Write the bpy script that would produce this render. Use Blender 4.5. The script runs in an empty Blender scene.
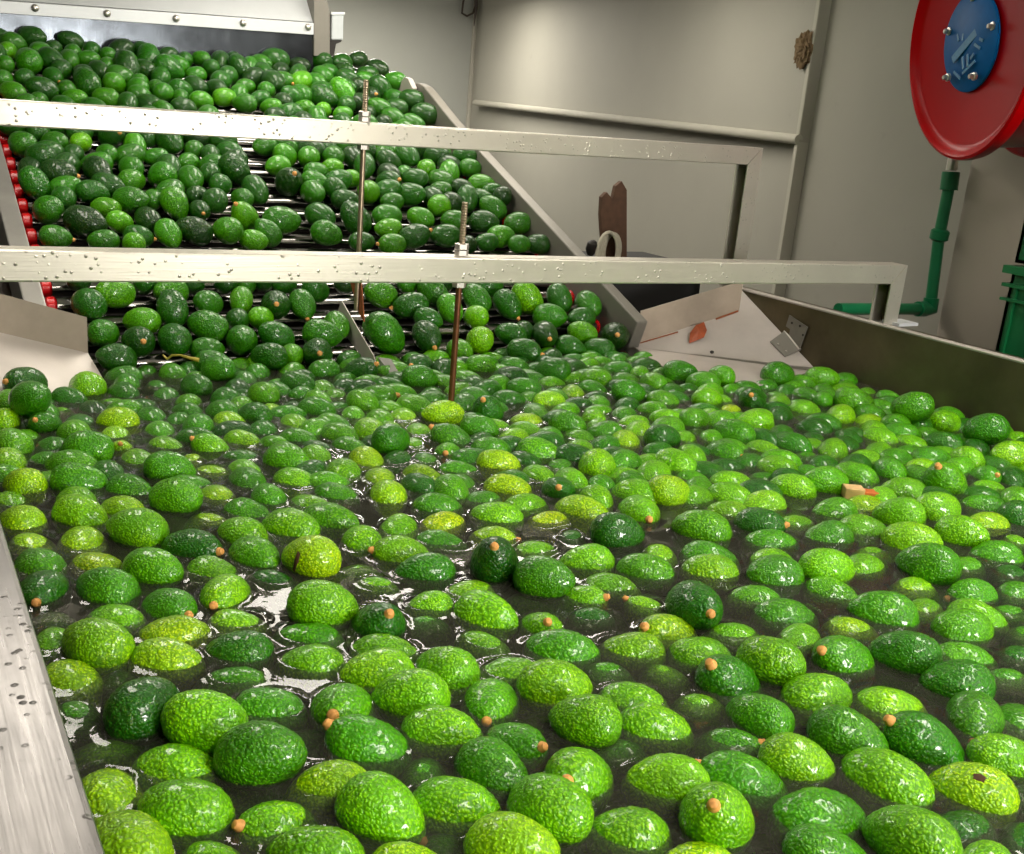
import bpy, bmesh, math, random
import numpy as np
from mathutils import Vector, Matrix, Quaternion, noise

random.seed(4)
sc = bpy.context.scene
col = sc.collection
K = 1.34615            # metres per survey unit

# ------------------------------------------------------------------ camera
F_PX, PIT, ROL, YAW = 1045.0, math.radians(16.5), math.radians(5.0), math.radians(32.2)
EYE = Vector((0, 0, 0.70))
FW = Vector((math.sin(YAW) * math.cos(PIT), math.cos(YAW) * math.cos(PIT), -math.sin(PIT)))
RT = Vector((math.cos(YAW), -math.sin(YAW), 0))
UP = RT.cross(FW)
R2 = math.cos(ROL) * RT + math.sin(ROL) * UP
U2 = -math.sin(ROL) * RT + math.cos(ROL) * UP
cd = bpy.data.cameras.new('camera')
cam = bpy.data.objects.new('camera', cd)
col.objects.link(cam)
cd.sensor_width = 36.0
cd.lens = 36.0 * F_PX / 1024.0
cd.clip_start = 0.02
m = Matrix((R2, U2, -FW)).transposed().to_4x4()
m.translation = EYE
cam.matrix_world = m
sc.camera = cam


def ray(px, py):
    return R2 * ((px - 512) / F_PX) - U2 * ((py - 427) / F_PX) + FW


def onplane(px, py, p0, n):
    d = ray(px, py); n = Vector(n)
    return EYE + d * ((Vector(p0) - EYE).dot(n) / d.dot(n))


def onx(px, py, X): return onplane(px, py, (X, 0, 0), (1, 0, 0))
def ony(px, py, Y): return onplane(px, py, (0, Y, 0), (0, 1, 0))
def onz(px, py, Z): return onplane(px, py, (0, 0, Z), (0, 0, 1))


# ------------------------------------------------------------------ materials
def lin(c):
    return tuple(((v / 255) / 12.92 if v / 255 <= 0.04045 else ((v / 255 + 0.055) / 1.055) ** 2.4) for v in c)


class NT:
    def __init__(s, name):
        s.m = bpy.data.materials.new(name); s.m.use_nodes = True
        s.t = s.m.node_tree; s.t.nodes.clear()
        s.out = s.n('ShaderNodeOutputMaterial')

    def n(s, kind, **kw):
        nd = s.t.nodes.new(kind)
        for k, v in kw.items():
            if k.startswith('_'):
                setattr(nd, k[1:], v)
            else:
                nd.inputs[k.replace('__', ' ')].default_value = v
        return nd

    def l(s, a, b): s.t.links.new(a, b)

    def math(s, op, a, b=None, clamp=False):
        nd = s.n('ShaderNodeMath', _operation=op, _use_clamp=clamp)
        for i, v in enumerate((a, b)):
            if v is None: continue
            if isinstance(v, (int, float)): nd.inputs[i].default_value = v
            else: s.l(v, nd.inputs[i])
        return nd.outputs[0]

    def ramp(s, fac, stops):
        nd = s.n('ShaderNodeValToRGB'); e = nd.color_ramp.elements
        while len(e) < len(stops): e.new(0.5)
        for i, (p, c) in enumerate(stops):
            e[i].position = p; e[i].color = (*c[:3], 1) if not isinstance(c, (int, float)) else (c, c, c, 1)
        s.l(fac, nd.inputs[0]); return nd.outputs[0]

    def mix(s, fac, a, b, blend='MIX'):
        nd = s.n('ShaderNodeMix', _data_type='RGBA', _blend_type=blend)
        for i, v in ((0, fac), (6, a), (7, b)):
            if isinstance(v, (int, float)): nd.inputs[i].default_value = v
            elif isinstance(v, tuple): nd.inputs[i].default_value = (*v[:3], 1)
            else: s.l(v, nd.inputs[i])
        return nd.outputs[2]

    def noise(s, vec, scale, detail=3, rough=0.5, dist=0.0):
        nd = s.n('ShaderNodeTexNoise', Scale=scale, Detail=detail, Roughness=rough, Distortion=dist)
        if vec is not None: s.l(vec, nd.inputs['Vector'])
        return nd.outputs[0]

    def bsdf(s, base, rough=0.5, metal=0.0, bump=None, bstr=0.3, bdist=0.002, **kw):
        b = s.n('ShaderNodeBsdfPrincipled')
        for k, v in (('Base Color', base), ('Roughness', rough), ('Metallic', metal)):
            if isinstance(v, tuple): b.inputs[k].default_value = (*v[:3], 1)
            elif isinstance(v, (int, float)): b.inputs[k].default_value = v
            else: s.l(v, b.inputs[k])
        for k, v in kw.items(): b.inputs[k.replace('__', ' ')].default_value = v
        if bump is not None:
            bn = s.n('ShaderNodeBump', Strength=bstr, Distance=bdist)
            s.l(bump, bn.inputs['Height']); s.l(bn.outputs[0], b.inputs['Normal'])
        s.l(b.outputs[0], s.out.inputs['Surface'])
        return b


def plain(name, rgb, rough=0.5, metal=0.0, nscale=30, amt=0.12, **kw):
    t = NT(name); tc = t.n('ShaderNodeTexCoord').outputs['Object']
    nz = t.noise(tc, nscale, 4)
    c = lin(rgb)
    base = t.mix(nz, tuple(v * (1 - amt) for v in c), tuple(min(1, v * (1 + amt)) for v in c))
    t.bsdf(base, rough, metal, bump=nz, bstr=0.08, **kw)
    return t.m


def steel(name, rgb, rough=0.32, metal=0.85, drops=0.0, stain=0.25, axis=0):
    """wet brushed stainless: fine scratches along one axis, water stains, optional droplets"""
    t = NT(name); tc = t.n('ShaderNodeTexCoord').outputs['Object']
    mp = t.n('ShaderNodeMapping'); t.l(tc, mp.inputs[0])
    s = [60, 60, 60]; s[axis] = 1.5
    mp.inputs['Scale'].default_value = s
    brush = t.noise(mp.outputs[0], 6, 3)
    st = t.noise(tc, 5, 5, 0.6)
    c = lin(rgb)
    base = t.mix(t.ramp(st, [(0.35, 0.0), (0.7, 1.0)]), tuple(v * (1 - stain) for v in c), c)
    r = t.math('ADD', t.math('MULTIPLY', brush, 0.2), rough - 0.1)
    h = t.math('MULTIPLY', brush, 0.25)
    if drops:
        vo = t.n('ShaderNodeTexVoronoi', Scale=75.0, Randomness=1.0); t.l(tc, vo.inputs['Vector'])
        d = t.math('SUBTRACT', 0.26, vo.outputs['Distance'], True)
        sel = t.ramp(t.noise(tc, 14, 2), [(0.47, 0.0), (0.53, 1.0)])
        d = t.math('MULTIPLY', t.math('MULTIPLY', d, sel), drops)
        h = t.math('ADD', h, t.math('MULTIPLY', d, 30.0))
        base = t.mix(t.math('MULTIPLY', d, 3.2, True), base, tuple(v * 0.35 for v in c))
    t.bsdf(base, r, metal, bump=h, bstr=0.35, bdist=0.0015)
    return t.m


def skin(name, per_vertex):
    """pebbly avocado skin; the fruit's own ground colour comes from the object (or the vertex)"""
    t = NT(name); tcn = t.n('ShaderNodeTexCoord'); tc = tcn.outputs['Object']
    if per_vertex:
        own = t.n('ShaderNodeAttribute', _attribute_name='fruit_colour').outputs['Color']
        pos = tc
    else:
        oi = t.n('ShaderNodeObjectInfo'); own = oi.outputs['Color']
        va = t.n('ShaderNodeVectorMath', _operation='ADD')
        cmb = t.n('ShaderNodeCombineXYZ')
        r = t.math('MULTIPLY', oi.outputs['Random'], 7.0)
        for i in range(3): t.l(r, cmb.inputs[i])
        t.l(tc, va.inputs[0]); t.l(cmb.outputs[0], va.inputs[1]); pos = va.outputs[0]
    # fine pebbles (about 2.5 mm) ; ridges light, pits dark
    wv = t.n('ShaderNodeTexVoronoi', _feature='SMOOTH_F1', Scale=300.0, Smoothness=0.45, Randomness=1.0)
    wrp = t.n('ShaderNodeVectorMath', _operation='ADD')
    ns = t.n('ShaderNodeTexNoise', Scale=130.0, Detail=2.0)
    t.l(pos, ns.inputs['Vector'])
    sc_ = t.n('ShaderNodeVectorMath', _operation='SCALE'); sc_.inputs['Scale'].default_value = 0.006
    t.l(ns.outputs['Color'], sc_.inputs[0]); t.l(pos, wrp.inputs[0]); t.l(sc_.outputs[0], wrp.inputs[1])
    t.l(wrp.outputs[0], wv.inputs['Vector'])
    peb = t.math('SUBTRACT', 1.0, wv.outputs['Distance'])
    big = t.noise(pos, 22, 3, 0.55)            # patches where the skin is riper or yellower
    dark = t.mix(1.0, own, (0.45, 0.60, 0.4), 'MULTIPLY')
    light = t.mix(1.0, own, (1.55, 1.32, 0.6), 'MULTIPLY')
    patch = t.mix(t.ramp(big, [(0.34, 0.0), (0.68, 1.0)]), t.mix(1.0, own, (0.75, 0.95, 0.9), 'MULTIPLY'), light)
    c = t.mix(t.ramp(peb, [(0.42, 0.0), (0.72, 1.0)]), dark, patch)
    spk = t.noise(pos, 700, 1)
    c = t.mix(t.ramp(spk, [(0.66, 0.0), (0.74, 0.55)]), c, lin((170, 190, 70)))
    scar = t.noise(pos, 38, 5, 0.7, 0.6)
    c = t.mix(t.ramp(scar, [(0.70, 0.0), (0.76, 0.6)]), c, lin((92, 74, 30)))
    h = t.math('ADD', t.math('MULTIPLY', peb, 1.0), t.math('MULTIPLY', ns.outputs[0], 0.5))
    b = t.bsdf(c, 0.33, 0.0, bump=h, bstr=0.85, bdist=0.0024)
    b.inputs['Specular IOR Level'].default_value = 0.3
    b.inputs['Coat Weight'].default_value = 0.5
    b.inputs['Coat Roughness'].default_value = 0.11
    return t.m


M = {}
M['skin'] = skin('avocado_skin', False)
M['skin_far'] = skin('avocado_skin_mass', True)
M['stem'] = plain('stem_wood', (236, 158, 84), 0.6, nscale=300, amt=0.4)
M['steel_bar'] = steel('bar_steel', (214, 207, 194), 0.36, 0.65, drops=0.8, stain=0.12)
M['steel_rim'] = steel('rim_steel', (128, 124, 122), 0.30, 0.6, drops=0.2, stain=0.4, axis=1)
M['steel_dark'] = steel('tank_side_steel', (118, 108, 84), 0.38, 0.8, stain=0.4)
M['steel_plate'] = steel('plate_steel', (196, 186, 178), 0.42, 0.25, stain=0.18)
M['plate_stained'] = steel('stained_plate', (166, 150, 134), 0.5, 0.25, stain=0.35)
M['steel_guard'] = steel('guard_steel', (132, 127, 118), 0.5, 0.35, stain=0.15, axis=1)
M['steel_rail'] = steel('rail_steel', (170, 166, 160), 0.42, 0.6, stain=0.2, axis=1)
M['polished'] = steel('polished_steel', (92, 97, 104), 0.22, 0.9, stain=0.75, axis=2)
M['hood'] = steel('hood_steel', (214, 216, 218), 0.45, 0.25, stain=0.1)
M['roller'] = steel('roller_steel', (150, 146, 142), 0.16, 1.0, stain=0.3)
M['dark'] = plain('dark_metal', (38, 34, 30), 0.55, 0.3)
M['rod'] = plain('rusty_rod', (122, 76, 52), 0.35, 0.7, nscale=60, amt=0.5)
M['rodclean'] = plain('threaded_steel', (170, 150, 128), 0.35, 0.8, nscale=60, amt=0.3)
M['nut'] = plain('nut_steel', (210, 204, 196), 0.3, 0.8)
M['red'] = plain('red_plastic', (196, 14, 20), 0.25, nscale=20, amt=0.1)
M['redpaint'] = plain('red_paint', (172, 0, 6), 0.28, nscale=8, amt=0.06, Specular__IOR__Level=0.12)
M['darkred'] = plain('dark_red_hose', (92, 8, 10), 0.35, nscale=30)
M['blue'] = plain('blue_plate', (0, 92, 160), 0.5, nscale=40, amt=0.15, Specular__IOR__Level=0.15)
M['bluelight'] = plain('worn_blue', (56, 122, 168), 0.5, nscale=120, amt=0.3)
M['pipe'] = plain('green_pipe', (8, 104, 62), 0.38, nscale=20)
M['crate'] = plain('green_crate_plastic', (6, 84, 44), 0.4, nscale=20)
M['brown'] = plain('brown_card', (84, 58, 42), 0.85, nscale=40, amt=0.5)
M['nest'] = plain('dry_mud', (112, 92, 66), 0.95, nscale=60, amt=0.5)
M['scar'] = plain('scarred_skin', (72, 44, 14), 0.8, nscale=200, amt=0.5)
M['rope'] = plain('pale_hose', (176, 168, 150), 0.6, nscale=60, amt=0.25)
M['leaf'] = plain('dead_leaf', (150, 70, 34), 0.6, nscale=50, amt=0.6)
M['stalk'] = plain('yellow_stalk', (176, 160, 60), 0.5, nscale=80, amt=0.4)
M['wood'] = plain('chip_wood', (214, 176, 120), 0.7, nscale=80, amt=0.3)
M['wood2'] = plain('chip_end', (190, 96, 30), 0.7, nscale=80, amt=0.3)
M['box'] = plain('junction_box_plastic', (186, 190, 192), 0.5)
M['rust'] = plain('rust_streak', (140, 74, 36), 0.8, nscale=120, amt=0.5)
M['cable'] = plain('dark_cable', (60, 50, 40), 0.6)
M['floor'] = plain('concrete_floor', (86, 82, 76), 0.5, nscale=6, amt=0.3)
M['ceil'] = plain('ceiling_paint', (214, 212, 204), 0.8)
M['rubber'] = plain('black_rubber', (16, 15, 15), 0.6)


def wall_mat(name, rgb):
    t = NT(name); tc = t.n('ShaderNodeTexCoord').outputs['Object']
    n1 = t.noise(tc, 0.9, 5, 0.6); n2 = t.noise(tc, 9, 4, 0.6)
    c = lin(rgb)
    base = t.mix(t.ramp(n1, [(0.3, 0.0), (0.7, 1.0)]), tuple(v * 0.88 for v in c), c)
    base = t.mix(t.ramp(n2, [(0.66, 0.0), (0.8, 0.35)]), base, tuple(v * 0.7 for v in c))
    t.bsdf(base, 0.7, 0.0, bump=n2, bstr=0.05)
    return t.m


M['wall'] = wall_mat('wall_panel', (158, 155, 143))
M['wall_far'] = wall_mat('wall_panel_far', (164, 165, 156))
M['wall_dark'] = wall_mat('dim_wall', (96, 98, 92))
M['wall_trim'] = wall_mat('wall_trim_paint', (172, 168, 154))
M['pillar'] = wall_mat('pillar_paint', (164, 154, 140))


def emis(name, rgb, strength):
    t = NT(name); e = t.n('ShaderNodeEmission', Strength=strength)
    e.inputs[0].default_value = (*lin(rgb), 1); t.l(e.outputs[0], t.out.inputs[0]); return t.m


def water_mat():
    """turbid wash water: reflecting skin, a milky veil, and absorption that deepens with depth"""
    t = NT('turbid_water')
    tc = t.n('ShaderNodeTexCoord').outputs['Object']
    fr = t.n('ShaderNodeFresnel', IOR=1.34)
    bn = t.n('ShaderNodeBump', Strength=0.25, Distance=0.003)
    t.l(t.noise(tc, 22, 3), bn.inputs['Height'])
    t.l(bn.outputs[0], fr.inputs['Normal'])
    gl = t.n('ShaderNodeBsdfGlossy', Roughness=0.03); t.l(bn.outputs[0], gl.inputs['Normal'])
    tr = t.n('ShaderNodeBsdfTransparent')
    df = t.n('ShaderNodeBsdfDiffuse'); df.inputs[0].default_value = (*lin((92, 92, 78)), 1)
    m1 = t.n('ShaderNodeMixShader'); m1.inputs[0].default_value = 0.26
    t.l(tr.outputs[0], m1.inputs[1]); t.l(df.outputs[0], m1.inputs[2])
    m2 = t.n('ShaderNodeMixShader')
    t.l(fr.outputs[0], m2.inputs[0]); t.l(m1.outputs[0], m2.inputs[1]); t.l(gl.outputs[0], m2.inputs[2])
    t.l(m2.outputs[0], t.out.inputs['Surface'])
    va = t.n('ShaderNodeVolumeAbsorption', Density=75.0); va.inputs[0].default_value = (0.40, 0.44, 0.22, 1)
    t.l(va.outputs[0], t.out.inputs['Volume'])
    return t.m


M['water'] = water_mat()


# ------------------------------------------------------------------ mesh helpers
class MB:
    """collects shapes, then links them as ONE mesh object"""
    def __init__(s): s.v = []; s.f = []; s.mi = []; s.cur = 0

    def add(s, vs, fs):
        o = len(s.v); s.v += [tuple(v) for v in vs]
        s.f += [tuple(i + o for i in f) for f in fs]; s.mi += [s.cur] * len(fs); return s

    def box(s, a, b):
        (x0, y0, z0), (x1, y1, z1) = a, b
        return s.add([(x0, y0, z0), (x1, y0, z0), (x1, y1, z0), (x0, y1, z0), (x0, y0, z1), (x1, y0, z1), (x1, y1, z1), (x0, y1, z1)],
                     [(3, 2, 1, 0), (4, 5, 6, 7), (0, 1, 5, 4), (1, 2, 6, 5), (2, 3, 7, 6), (3, 0, 4, 7)])

    def obox(s, c, ax, ay, az, hx, hy, hz):
        c, ax, ay, az = map(Vector, (c, ax, ay, az)); vs = []
        for k in (-1, 1):
            for (i, j) in ((-1, -1), (1, -1), (1, 1), (-1, 1)):
                vs.append(c + ax * hx * i + ay * hy * j + az * hz * k)
        return s.add(vs, [(3, 2, 1, 0), (4, 5, 6, 7), (0, 1, 5, 4), (1, 2, 6, 5), (2, 3, 7, 6), (3, 0, 4, 7)])

    def prism(s, pts, d):
        """closed polygon pts (3-D) swept by vector d"""
        d = Vector(d); n = len(pts); P = [Vector(p) for p in pts]
        vs = P + [p + d for p in P]
        return s.add(vs, [tuple(range(n))[::-1], tuple(range(n, 2 * n))] + [(i, (i + 1) % n, (i + 1) % n + n, i + n) for i in range(n)])

    def tube(s, pts, r, seg=12, caps=True):
        P = [Vector(p) for p in pts]; n = len(P); rs = r if isinstance(r, (list, tuple)) else [r] * n
        vs = []; prev = None
        for i, p in enumerate(P):
            d = (P[min(i + 1, n - 1)] - P[max(i - 1, 0)])
            if d.length < 1e-9: d = prev_d
            d = d.normalized(); prev_d = d
            if prev is None:
                a = d.orthogonal().normalized()
            else:
                a = (prev - d * prev.dot(d))
                a = a.normalized() if a.length > 1e-6 else d.orthogonal().normalized()
            prev = a; b = d.cross(a)
            for k in range(seg):
                t = 2 * math.pi * k / seg
                vs.append(p + (a * math.cos(t) + b * math.sin(t)) * rs[i])
        fs = [(i * seg + k, i * seg + (k + 1) % seg, (i + 1) * seg + (k + 1) % seg, (i + 1) * seg + k) for i in range(n - 1) for k in range(seg)]
        if caps: fs += [tuple(range(seg))[::-1], tuple((n - 1) * seg + k for k in range(seg))]
        return s.add(vs, fs)

    def lathe(s, c, ax, prof, seg=32):
        """prof: (distance along ax, radius)"""
        c, ax = Vector(c), Vector(ax).normalized()
        a = ax.orthogonal().normalized(); b = ax.cross(a); vs = []
        for (h, r) in prof:
            for k in range(seg):
                t = 2 * math.pi * k / seg
                vs.append(c + ax * h + (a * math.cos(t) + b * math.sin(t)) * max(r, 1e-5))
        n = len(prof)
        fs = [(i * seg + k, i * seg + (k + 1) % seg, (i + 1) * seg + (k + 1) % seg, (i + 1) * seg + k) for i in range(n - 1) for k in range(seg)]
        fs += [tuple(range(seg))[::-1], tuple((n - 1) * seg + k for k in range(seg))]
        return s.add(vs, fs)

    def build(s, name, mat, parent=None, smooth=False, bevel=0.0, loc=None):
        me = bpy.data.meshes.new(name); vs = s.v
        if loc is not None: vs = [tuple(Vector(v) - Vector(loc)) for v in vs]
        me.from_pydata(vs, [], s.f)
        for mt in (mat if isinstance(mat, list) else [mat]): me.materials.append(mt)
        for p, i in zip(me.polygons, s.mi): p.material_index = i
        bm = bmesh.new(); bm.from_mesh(me); bmesh.ops.recalc_face_normals(bm, faces=bm.faces)
        if bevel:
            es = [e for e in bm.edges if len(e.link_faces) == 2 and e.calc_face_angle(0) > 0.6]
            bmesh.ops.bevel(bm, geom=es, offset=bevel, segments=2, affect='EDGES', profile=0.5)
        bm.to_mesh(me); bm.free()
        if smooth:
            for p in me.polygons: p.use_smooth = True
            try: me.set_sharp_from_angle(angle=math.radians(40))
            except Exception: pass
        o = bpy.data.objects.new(name, me); col.objects.link(o)
        if loc is not None: o.location = loc
        if parent is not None:
            o.parent = parent
            o.matrix_parent_inverse = Matrix.Translation(parent.location).inverted() if parent.location.length else Matrix()
        return o


def tag(o, label=None, cat=None, group=None, kind=None):
    if label: o['label'] = label
    if cat: o['category'] = cat
    if group: o['group'] = group
    if kind: o['kind'] = kind
    return o


def thing(name, label, cat, loc=(0, 0, 0), group=None):
    o = bpy.data.objects.new(name, None); col.objects.link(o); o.location = loc
    o.empty_display_size = 0.05
    return tag(o, label, cat, group)


# ------------------------------------------------------------------ the room
WZ = math.radians(8)
WN = Vector((math.cos(WZ), -math.sin(WZ), 0))      # outward normal of the right wall
WD = Vector((math.sin(WZ), math.cos(WZ), 0))       # runs along it
WP = Vector((3.30, 1.615, 0))


def onwall(px, py, off=0.0): return onplane(px, py, WP - WN * off, WN)


def wl(p): return (Vector(p) - WP).dot(WD)


FLOOR, CEIL = -0.92, 2.05
corner = onwall(473, 60); Lc = wl(corner); FY = corner.y
mb = MB()
c = WP + WD * ((Lc - 4.6) / 2)
mb.obox(WP + WD * (Lc - 4.6) / 2 + WN * 0.06 + Vector((0, 0, (FLOOR + CEIL) / 2)), WD, WN, (0, 0, 1), (Lc + 4.6) / 2, 0.06, (CEIL - FLOOR) / 2)
tag(mb.build('wall_right', M['wall']), kind='structure')
tag(MB().box((-2.6, FY, FLOOR), (corner.x + 0.12, FY + 0.12, CEIL)).build('wall_far', M['wall_far']), kind='structure')
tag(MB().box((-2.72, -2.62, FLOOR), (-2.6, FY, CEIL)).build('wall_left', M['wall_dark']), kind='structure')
BY = -2.5
mb = MB()                                            # back wall around the window opening
WX0, WX1, WZ0, WZ1 = 1.40, 2.15, 0.40, 1.15
mb.box((-2.6, BY - 0.12, FLOOR), (WX0, BY, CEIL)); mb.box((WX1, BY - 0.12, FLOOR), (3.2, BY, CEIL))
mb.box((WX0, BY - 0.12, FLOOR), (WX1, BY, WZ0)); mb.box((WX0, BY - 0.12, WZ1), (WX1, BY, CEIL))
tag(mb.build('wall_back', M['wall']), kind='structure')
tag(MB().box((-2.72, -2.62, FLOOR - 0.1), (5.0, FY + 0.12, FLOOR)).build('floor', M['floor']), kind='structure')
tag(MB().box((-2.72, -2.62, CEIL), (5.0, FY + 0.12, CEIL + 0.1)).build('ceiling', M['ceil']), kind='structure')
wf = thing('window_1', None, None, (WX0, BY, WZ0)); tag(wf, kind='structure')
mb = MB()
for a, b in (((WX0, WZ0), (WX1, WZ0 + 0.04)), ((WX0, WZ1 - 0.04), (WX1, WZ1)), ((WX0, WZ0), (WX0 + 0.04, WZ1)), ((WX1 - 0.04, WZ0), (WX1, WZ1)), ((1.765, WZ0), (1.785, WZ1))):
    mb.box((a[0], BY - 0.10, a[1]), (b[0], BY - 0.04, b[1]))
mb.build('window_frame', M['wall_trim'], wf)

# right wall joinery: tall seam strip, ledge of the upper panel, corner bead, pillar
a0 = onwall(830, 0); s_seam = wl(a0)
mb = MB()
mb.obox(WP + WD * s_seam - WN * 0.03 + Vector((0, 0, (FLOOR + CEIL) / 2)), WD, WN, (0, 0, 1), 0.012, 0.030, (CEIL - FLOOR) / 2)
mb.obox(WP + WD * (s_seam + 0.018) - WN * 0.005 + Vector((0, 0, (FLOOR + CEIL) / 2)), WD, WN, (0, 0, 1), 0.006, 0.005, (CEIL - FLOOR) / 2)
tag(mb.build('trim_1', M['wall_trim'], bevel=0.003), kind='structure')
l0, l1 = onwall(475, 104, 0.06), onwall(799, 142, 0.06)
s0, s1 = wl(l0), s_seam - 0.013
zt0, zt1 = l0.z, l1.z


def wp(s, off, z): p = WP + WD * s - WN * off; return (p.x, p.y, z)


zl1 = zt1 + (zt0 - zt1) * (s1 - wl(l1)) / (s0 - wl(l1))
mb = MB()      # upper panel stands proud of the lower one and ends in a rounded lip
mb.add([wp(s0, 0, zt0), wp(s1, 0, zl1), wp(s1, 0, CEIL), wp(s0, 0, CEIL), wp(s0, .055, zt0), wp(s1, .055, zl1), wp(s1, .055, CEIL), wp(s0, .055, CEIL)],
       [(3, 2, 1, 0), (4, 5, 6, 7), (0, 1, 5, 4), (1, 2, 6, 5), (2, 3, 7, 6), (3, 0, 4, 7)])
tag(mb.build('trim_2', M['wall']), kind='structure')
mb = MB().tube([wp(s0, .058, zt0 + .01), wp(s1, .058, zl1 + .01)], 0.022, 12)
tag(mb.build('trim_3', M['wall_trim'], smooth=True), kind='structure')
mb = MB().box((corner.x - 0.03, FY - 0.03, FLOOR), (corner.x + 0.0, FY, CEIL))
tag(mb.build('trim_4', M['wall_trim'], bevel=0.006), kind='structure')
pe = onwall(952, 240, 0.10); sp = wl(pe)
mb = MB().obox(WP + WD * (sp - 0.5) - WN * 0.05 + Vector((0, 0, (FLOOR + CEIL) / 2)), WD, WN, (0, 0, 1), 0.5, 0.05, (CEIL - FLOOR) / 2)
tag(mb.build('trim_5', M['pillar'], bevel=0.03, smooth=True), kind='structure')

# ------------------------------------------------------------------ lamps of the room and added fill lamps
M['tube'] = emis('lamp_diffuser', (255, 248, 234), 10.0)
M['tube_fill'] = emis('lamp_diffuser_fill', (255, 249, 238), 23.0)  # stronger glow, only for the added fill lamps
LAMPS = [((1.95, 4.18), (3.10, 4.03), 'fluorescent ceiling lamp hung beyond the conveyor near the panelled wall'),
         ((1.34, 3.25), (1.48, 4.40), 'fluorescent ceiling lamp hung lengthwise over the roller conveyor'),
         ((0.22, 2.25), (0.30, 3.40), 'fluorescent ceiling lamp hung over the left side of the conveyor'),
         ((2.3, 6.45), (3.5, 6.45), 'added fill lamp, unseen, hung in front of the far wall'),  # unseen lamp added to brighten the far wall
         ((2.3, 0.2), (2.3, 1.4), 'added fill lamp, unseen, hung over the right wall of the tank'),  # unseen lamp added for general light over the tank
         ((0.2, -0.6), (1.4, -0.6), 'added fill lamp, unseen, hung behind the near end of the tank')]  # unseen lamp added for general light from behind the camera
for (a, b, lb) in LAMPS:
    a = Vector((*a, 1.45)); b = Vector((*b, 1.45)); d = (b - a).normalized(); sd = Vector((-d.y, d.x, 0)); mid = (a + b) / 2
    if a.y < 2: a.z = b.z = mid.z = 1.9
    t = thing('ceiling_lamp', lb, 'lamp', mid, 'fluorescent lamps over the machine')
    MB().obox(mid + Vector((0, 0, .045)), d, sd, (0, 0, 1), (b - a).length / 2, .215 if mid.x > 2.5 else .155, .02).build('housing', M['ceil'], t)
    MB().obox(mid + Vector((0, 0, .014)), d, sd, (0, 0, 1), (b - a).length / 2 - .01, .20 if mid.x > 2.5 else .14, .010).build('diffuser', M['tube_fill' if (mid.y < 2 or mid.y > 6) else 'tube'], t)
    for k in (-1, 1):
        q = mid + d * k * (b - a).length * .35
        if mid.z < 1.8: MB().tube([q + Vector((0, 0, .06)), Vector((q.x, q.y, CEIL))], .004, 6).build('hanger', M['dark'], t)


def area(name, loc, target, sx, sy, power, rgb=(1, 1, 1)):
    ld = bpy.data.lights.new(name, 'AREA'); ld.shape = 'RECTANGLE'; ld.size = sx; ld.size_y = sy; ld.energy = power; ld.color = rgb
    o = bpy.data.objects.new(name, ld); col.objects.link(o); o.location = loc
    o.rotation_euler = (Vector(target) - Vector(loc)).to_track_quat('-Z', 'Y').to_euler(); return o


area('window_daylight', ((WX0 + WX1) / 2, BY - 0.03, (WZ0 + WZ1) / 2), (1.6, 2.0, 0.1), WX1 - WX0 - .1, WZ1 - WZ0 - .1, 75, (1.0, 0.97, 0.9))
w = bpy.data.worlds.new('world'); sc.world = w; w.use_nodes = True
w.node_tree.nodes['Background'].inputs[0].default_value = (0.8, 0.85, 0.9, 1)
w.node_tree.nodes['Background'].inputs[1].default_value = 0.5

# ------------------------------------------------------------------ wash tank
XL, XR, ZT = 0.107, 2.598, 0.188
tank = thing('wash_tank', 'long stainless steel wash tank full of floating avocados', 'tank', (1.35, 1.2, FLOOR))
MB().box((-0.30, -0.6, ZT - 0.045), (XL, 2.78, ZT)).build('rim', M['steel_rim'], tank, bevel=0.006)
tag(MB().box((XL - 0.006, -0.6, -0.45), (XL - 0.001, 2.78, ZT - 0.046)).build('side_wall', M['steel_dark'], tank), 'inner left side sheet')
mb = MB(); mb.box((XR, -0.6, -0.45), (XR + 0.006, 2.80, ZT - 0.003))
mb.box((XR + .007, -0.6, ZT - 0.04), (XR + 0.062, 2.80, ZT)); mb.box((XR + .056, -0.6, -0.45), (XR + .062, 2.8, ZT - .041))
tag(mb.build('side_wall', M['steel_dark'], tank, bevel=0.001), 'dark olive reflecting right side with folded pale lip')
tag(MB().tube([(XR + 0.004, -0.6, ZT + .001), (XR + 0.004, 2.80, ZT + .001)], 0.0065, 8).build('lip', M['steel_plate'], tank, smooth=True), 'bright rolled edge')
MB().box((XL, -0.6, -0.46), (XR, 2.78, -0.45)).build('tank_floor', M['dark'], tank)
MB().box((XL, -0.61, -0.45), (XR, -0.60, ZT - 0.04)).build('end_wall', M['steel_dark'], tank)
for x in (-0.1, 2.62):
    for y in (-0.4, 1.2, 2.6):
        MB().box((x - .03, y - .03, FLOOR), (x + .03, y + .03, -.46)).build('leg', M['steel_plate'], tank)

# ------------------------------------------------------------------ roller conveyor rising from the water
A = math.radians(22); Y0 = 2.0 * K
ND = Vector((0, -math.sin(A), math.cos(A))); TD = Vector((0, math.cos(A), math.sin(A)))


def cp(x, s, h): p = Vector((x, Y0, 0)) + TD * s + ND * h; return (p.x, p.y, p.z)


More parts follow.
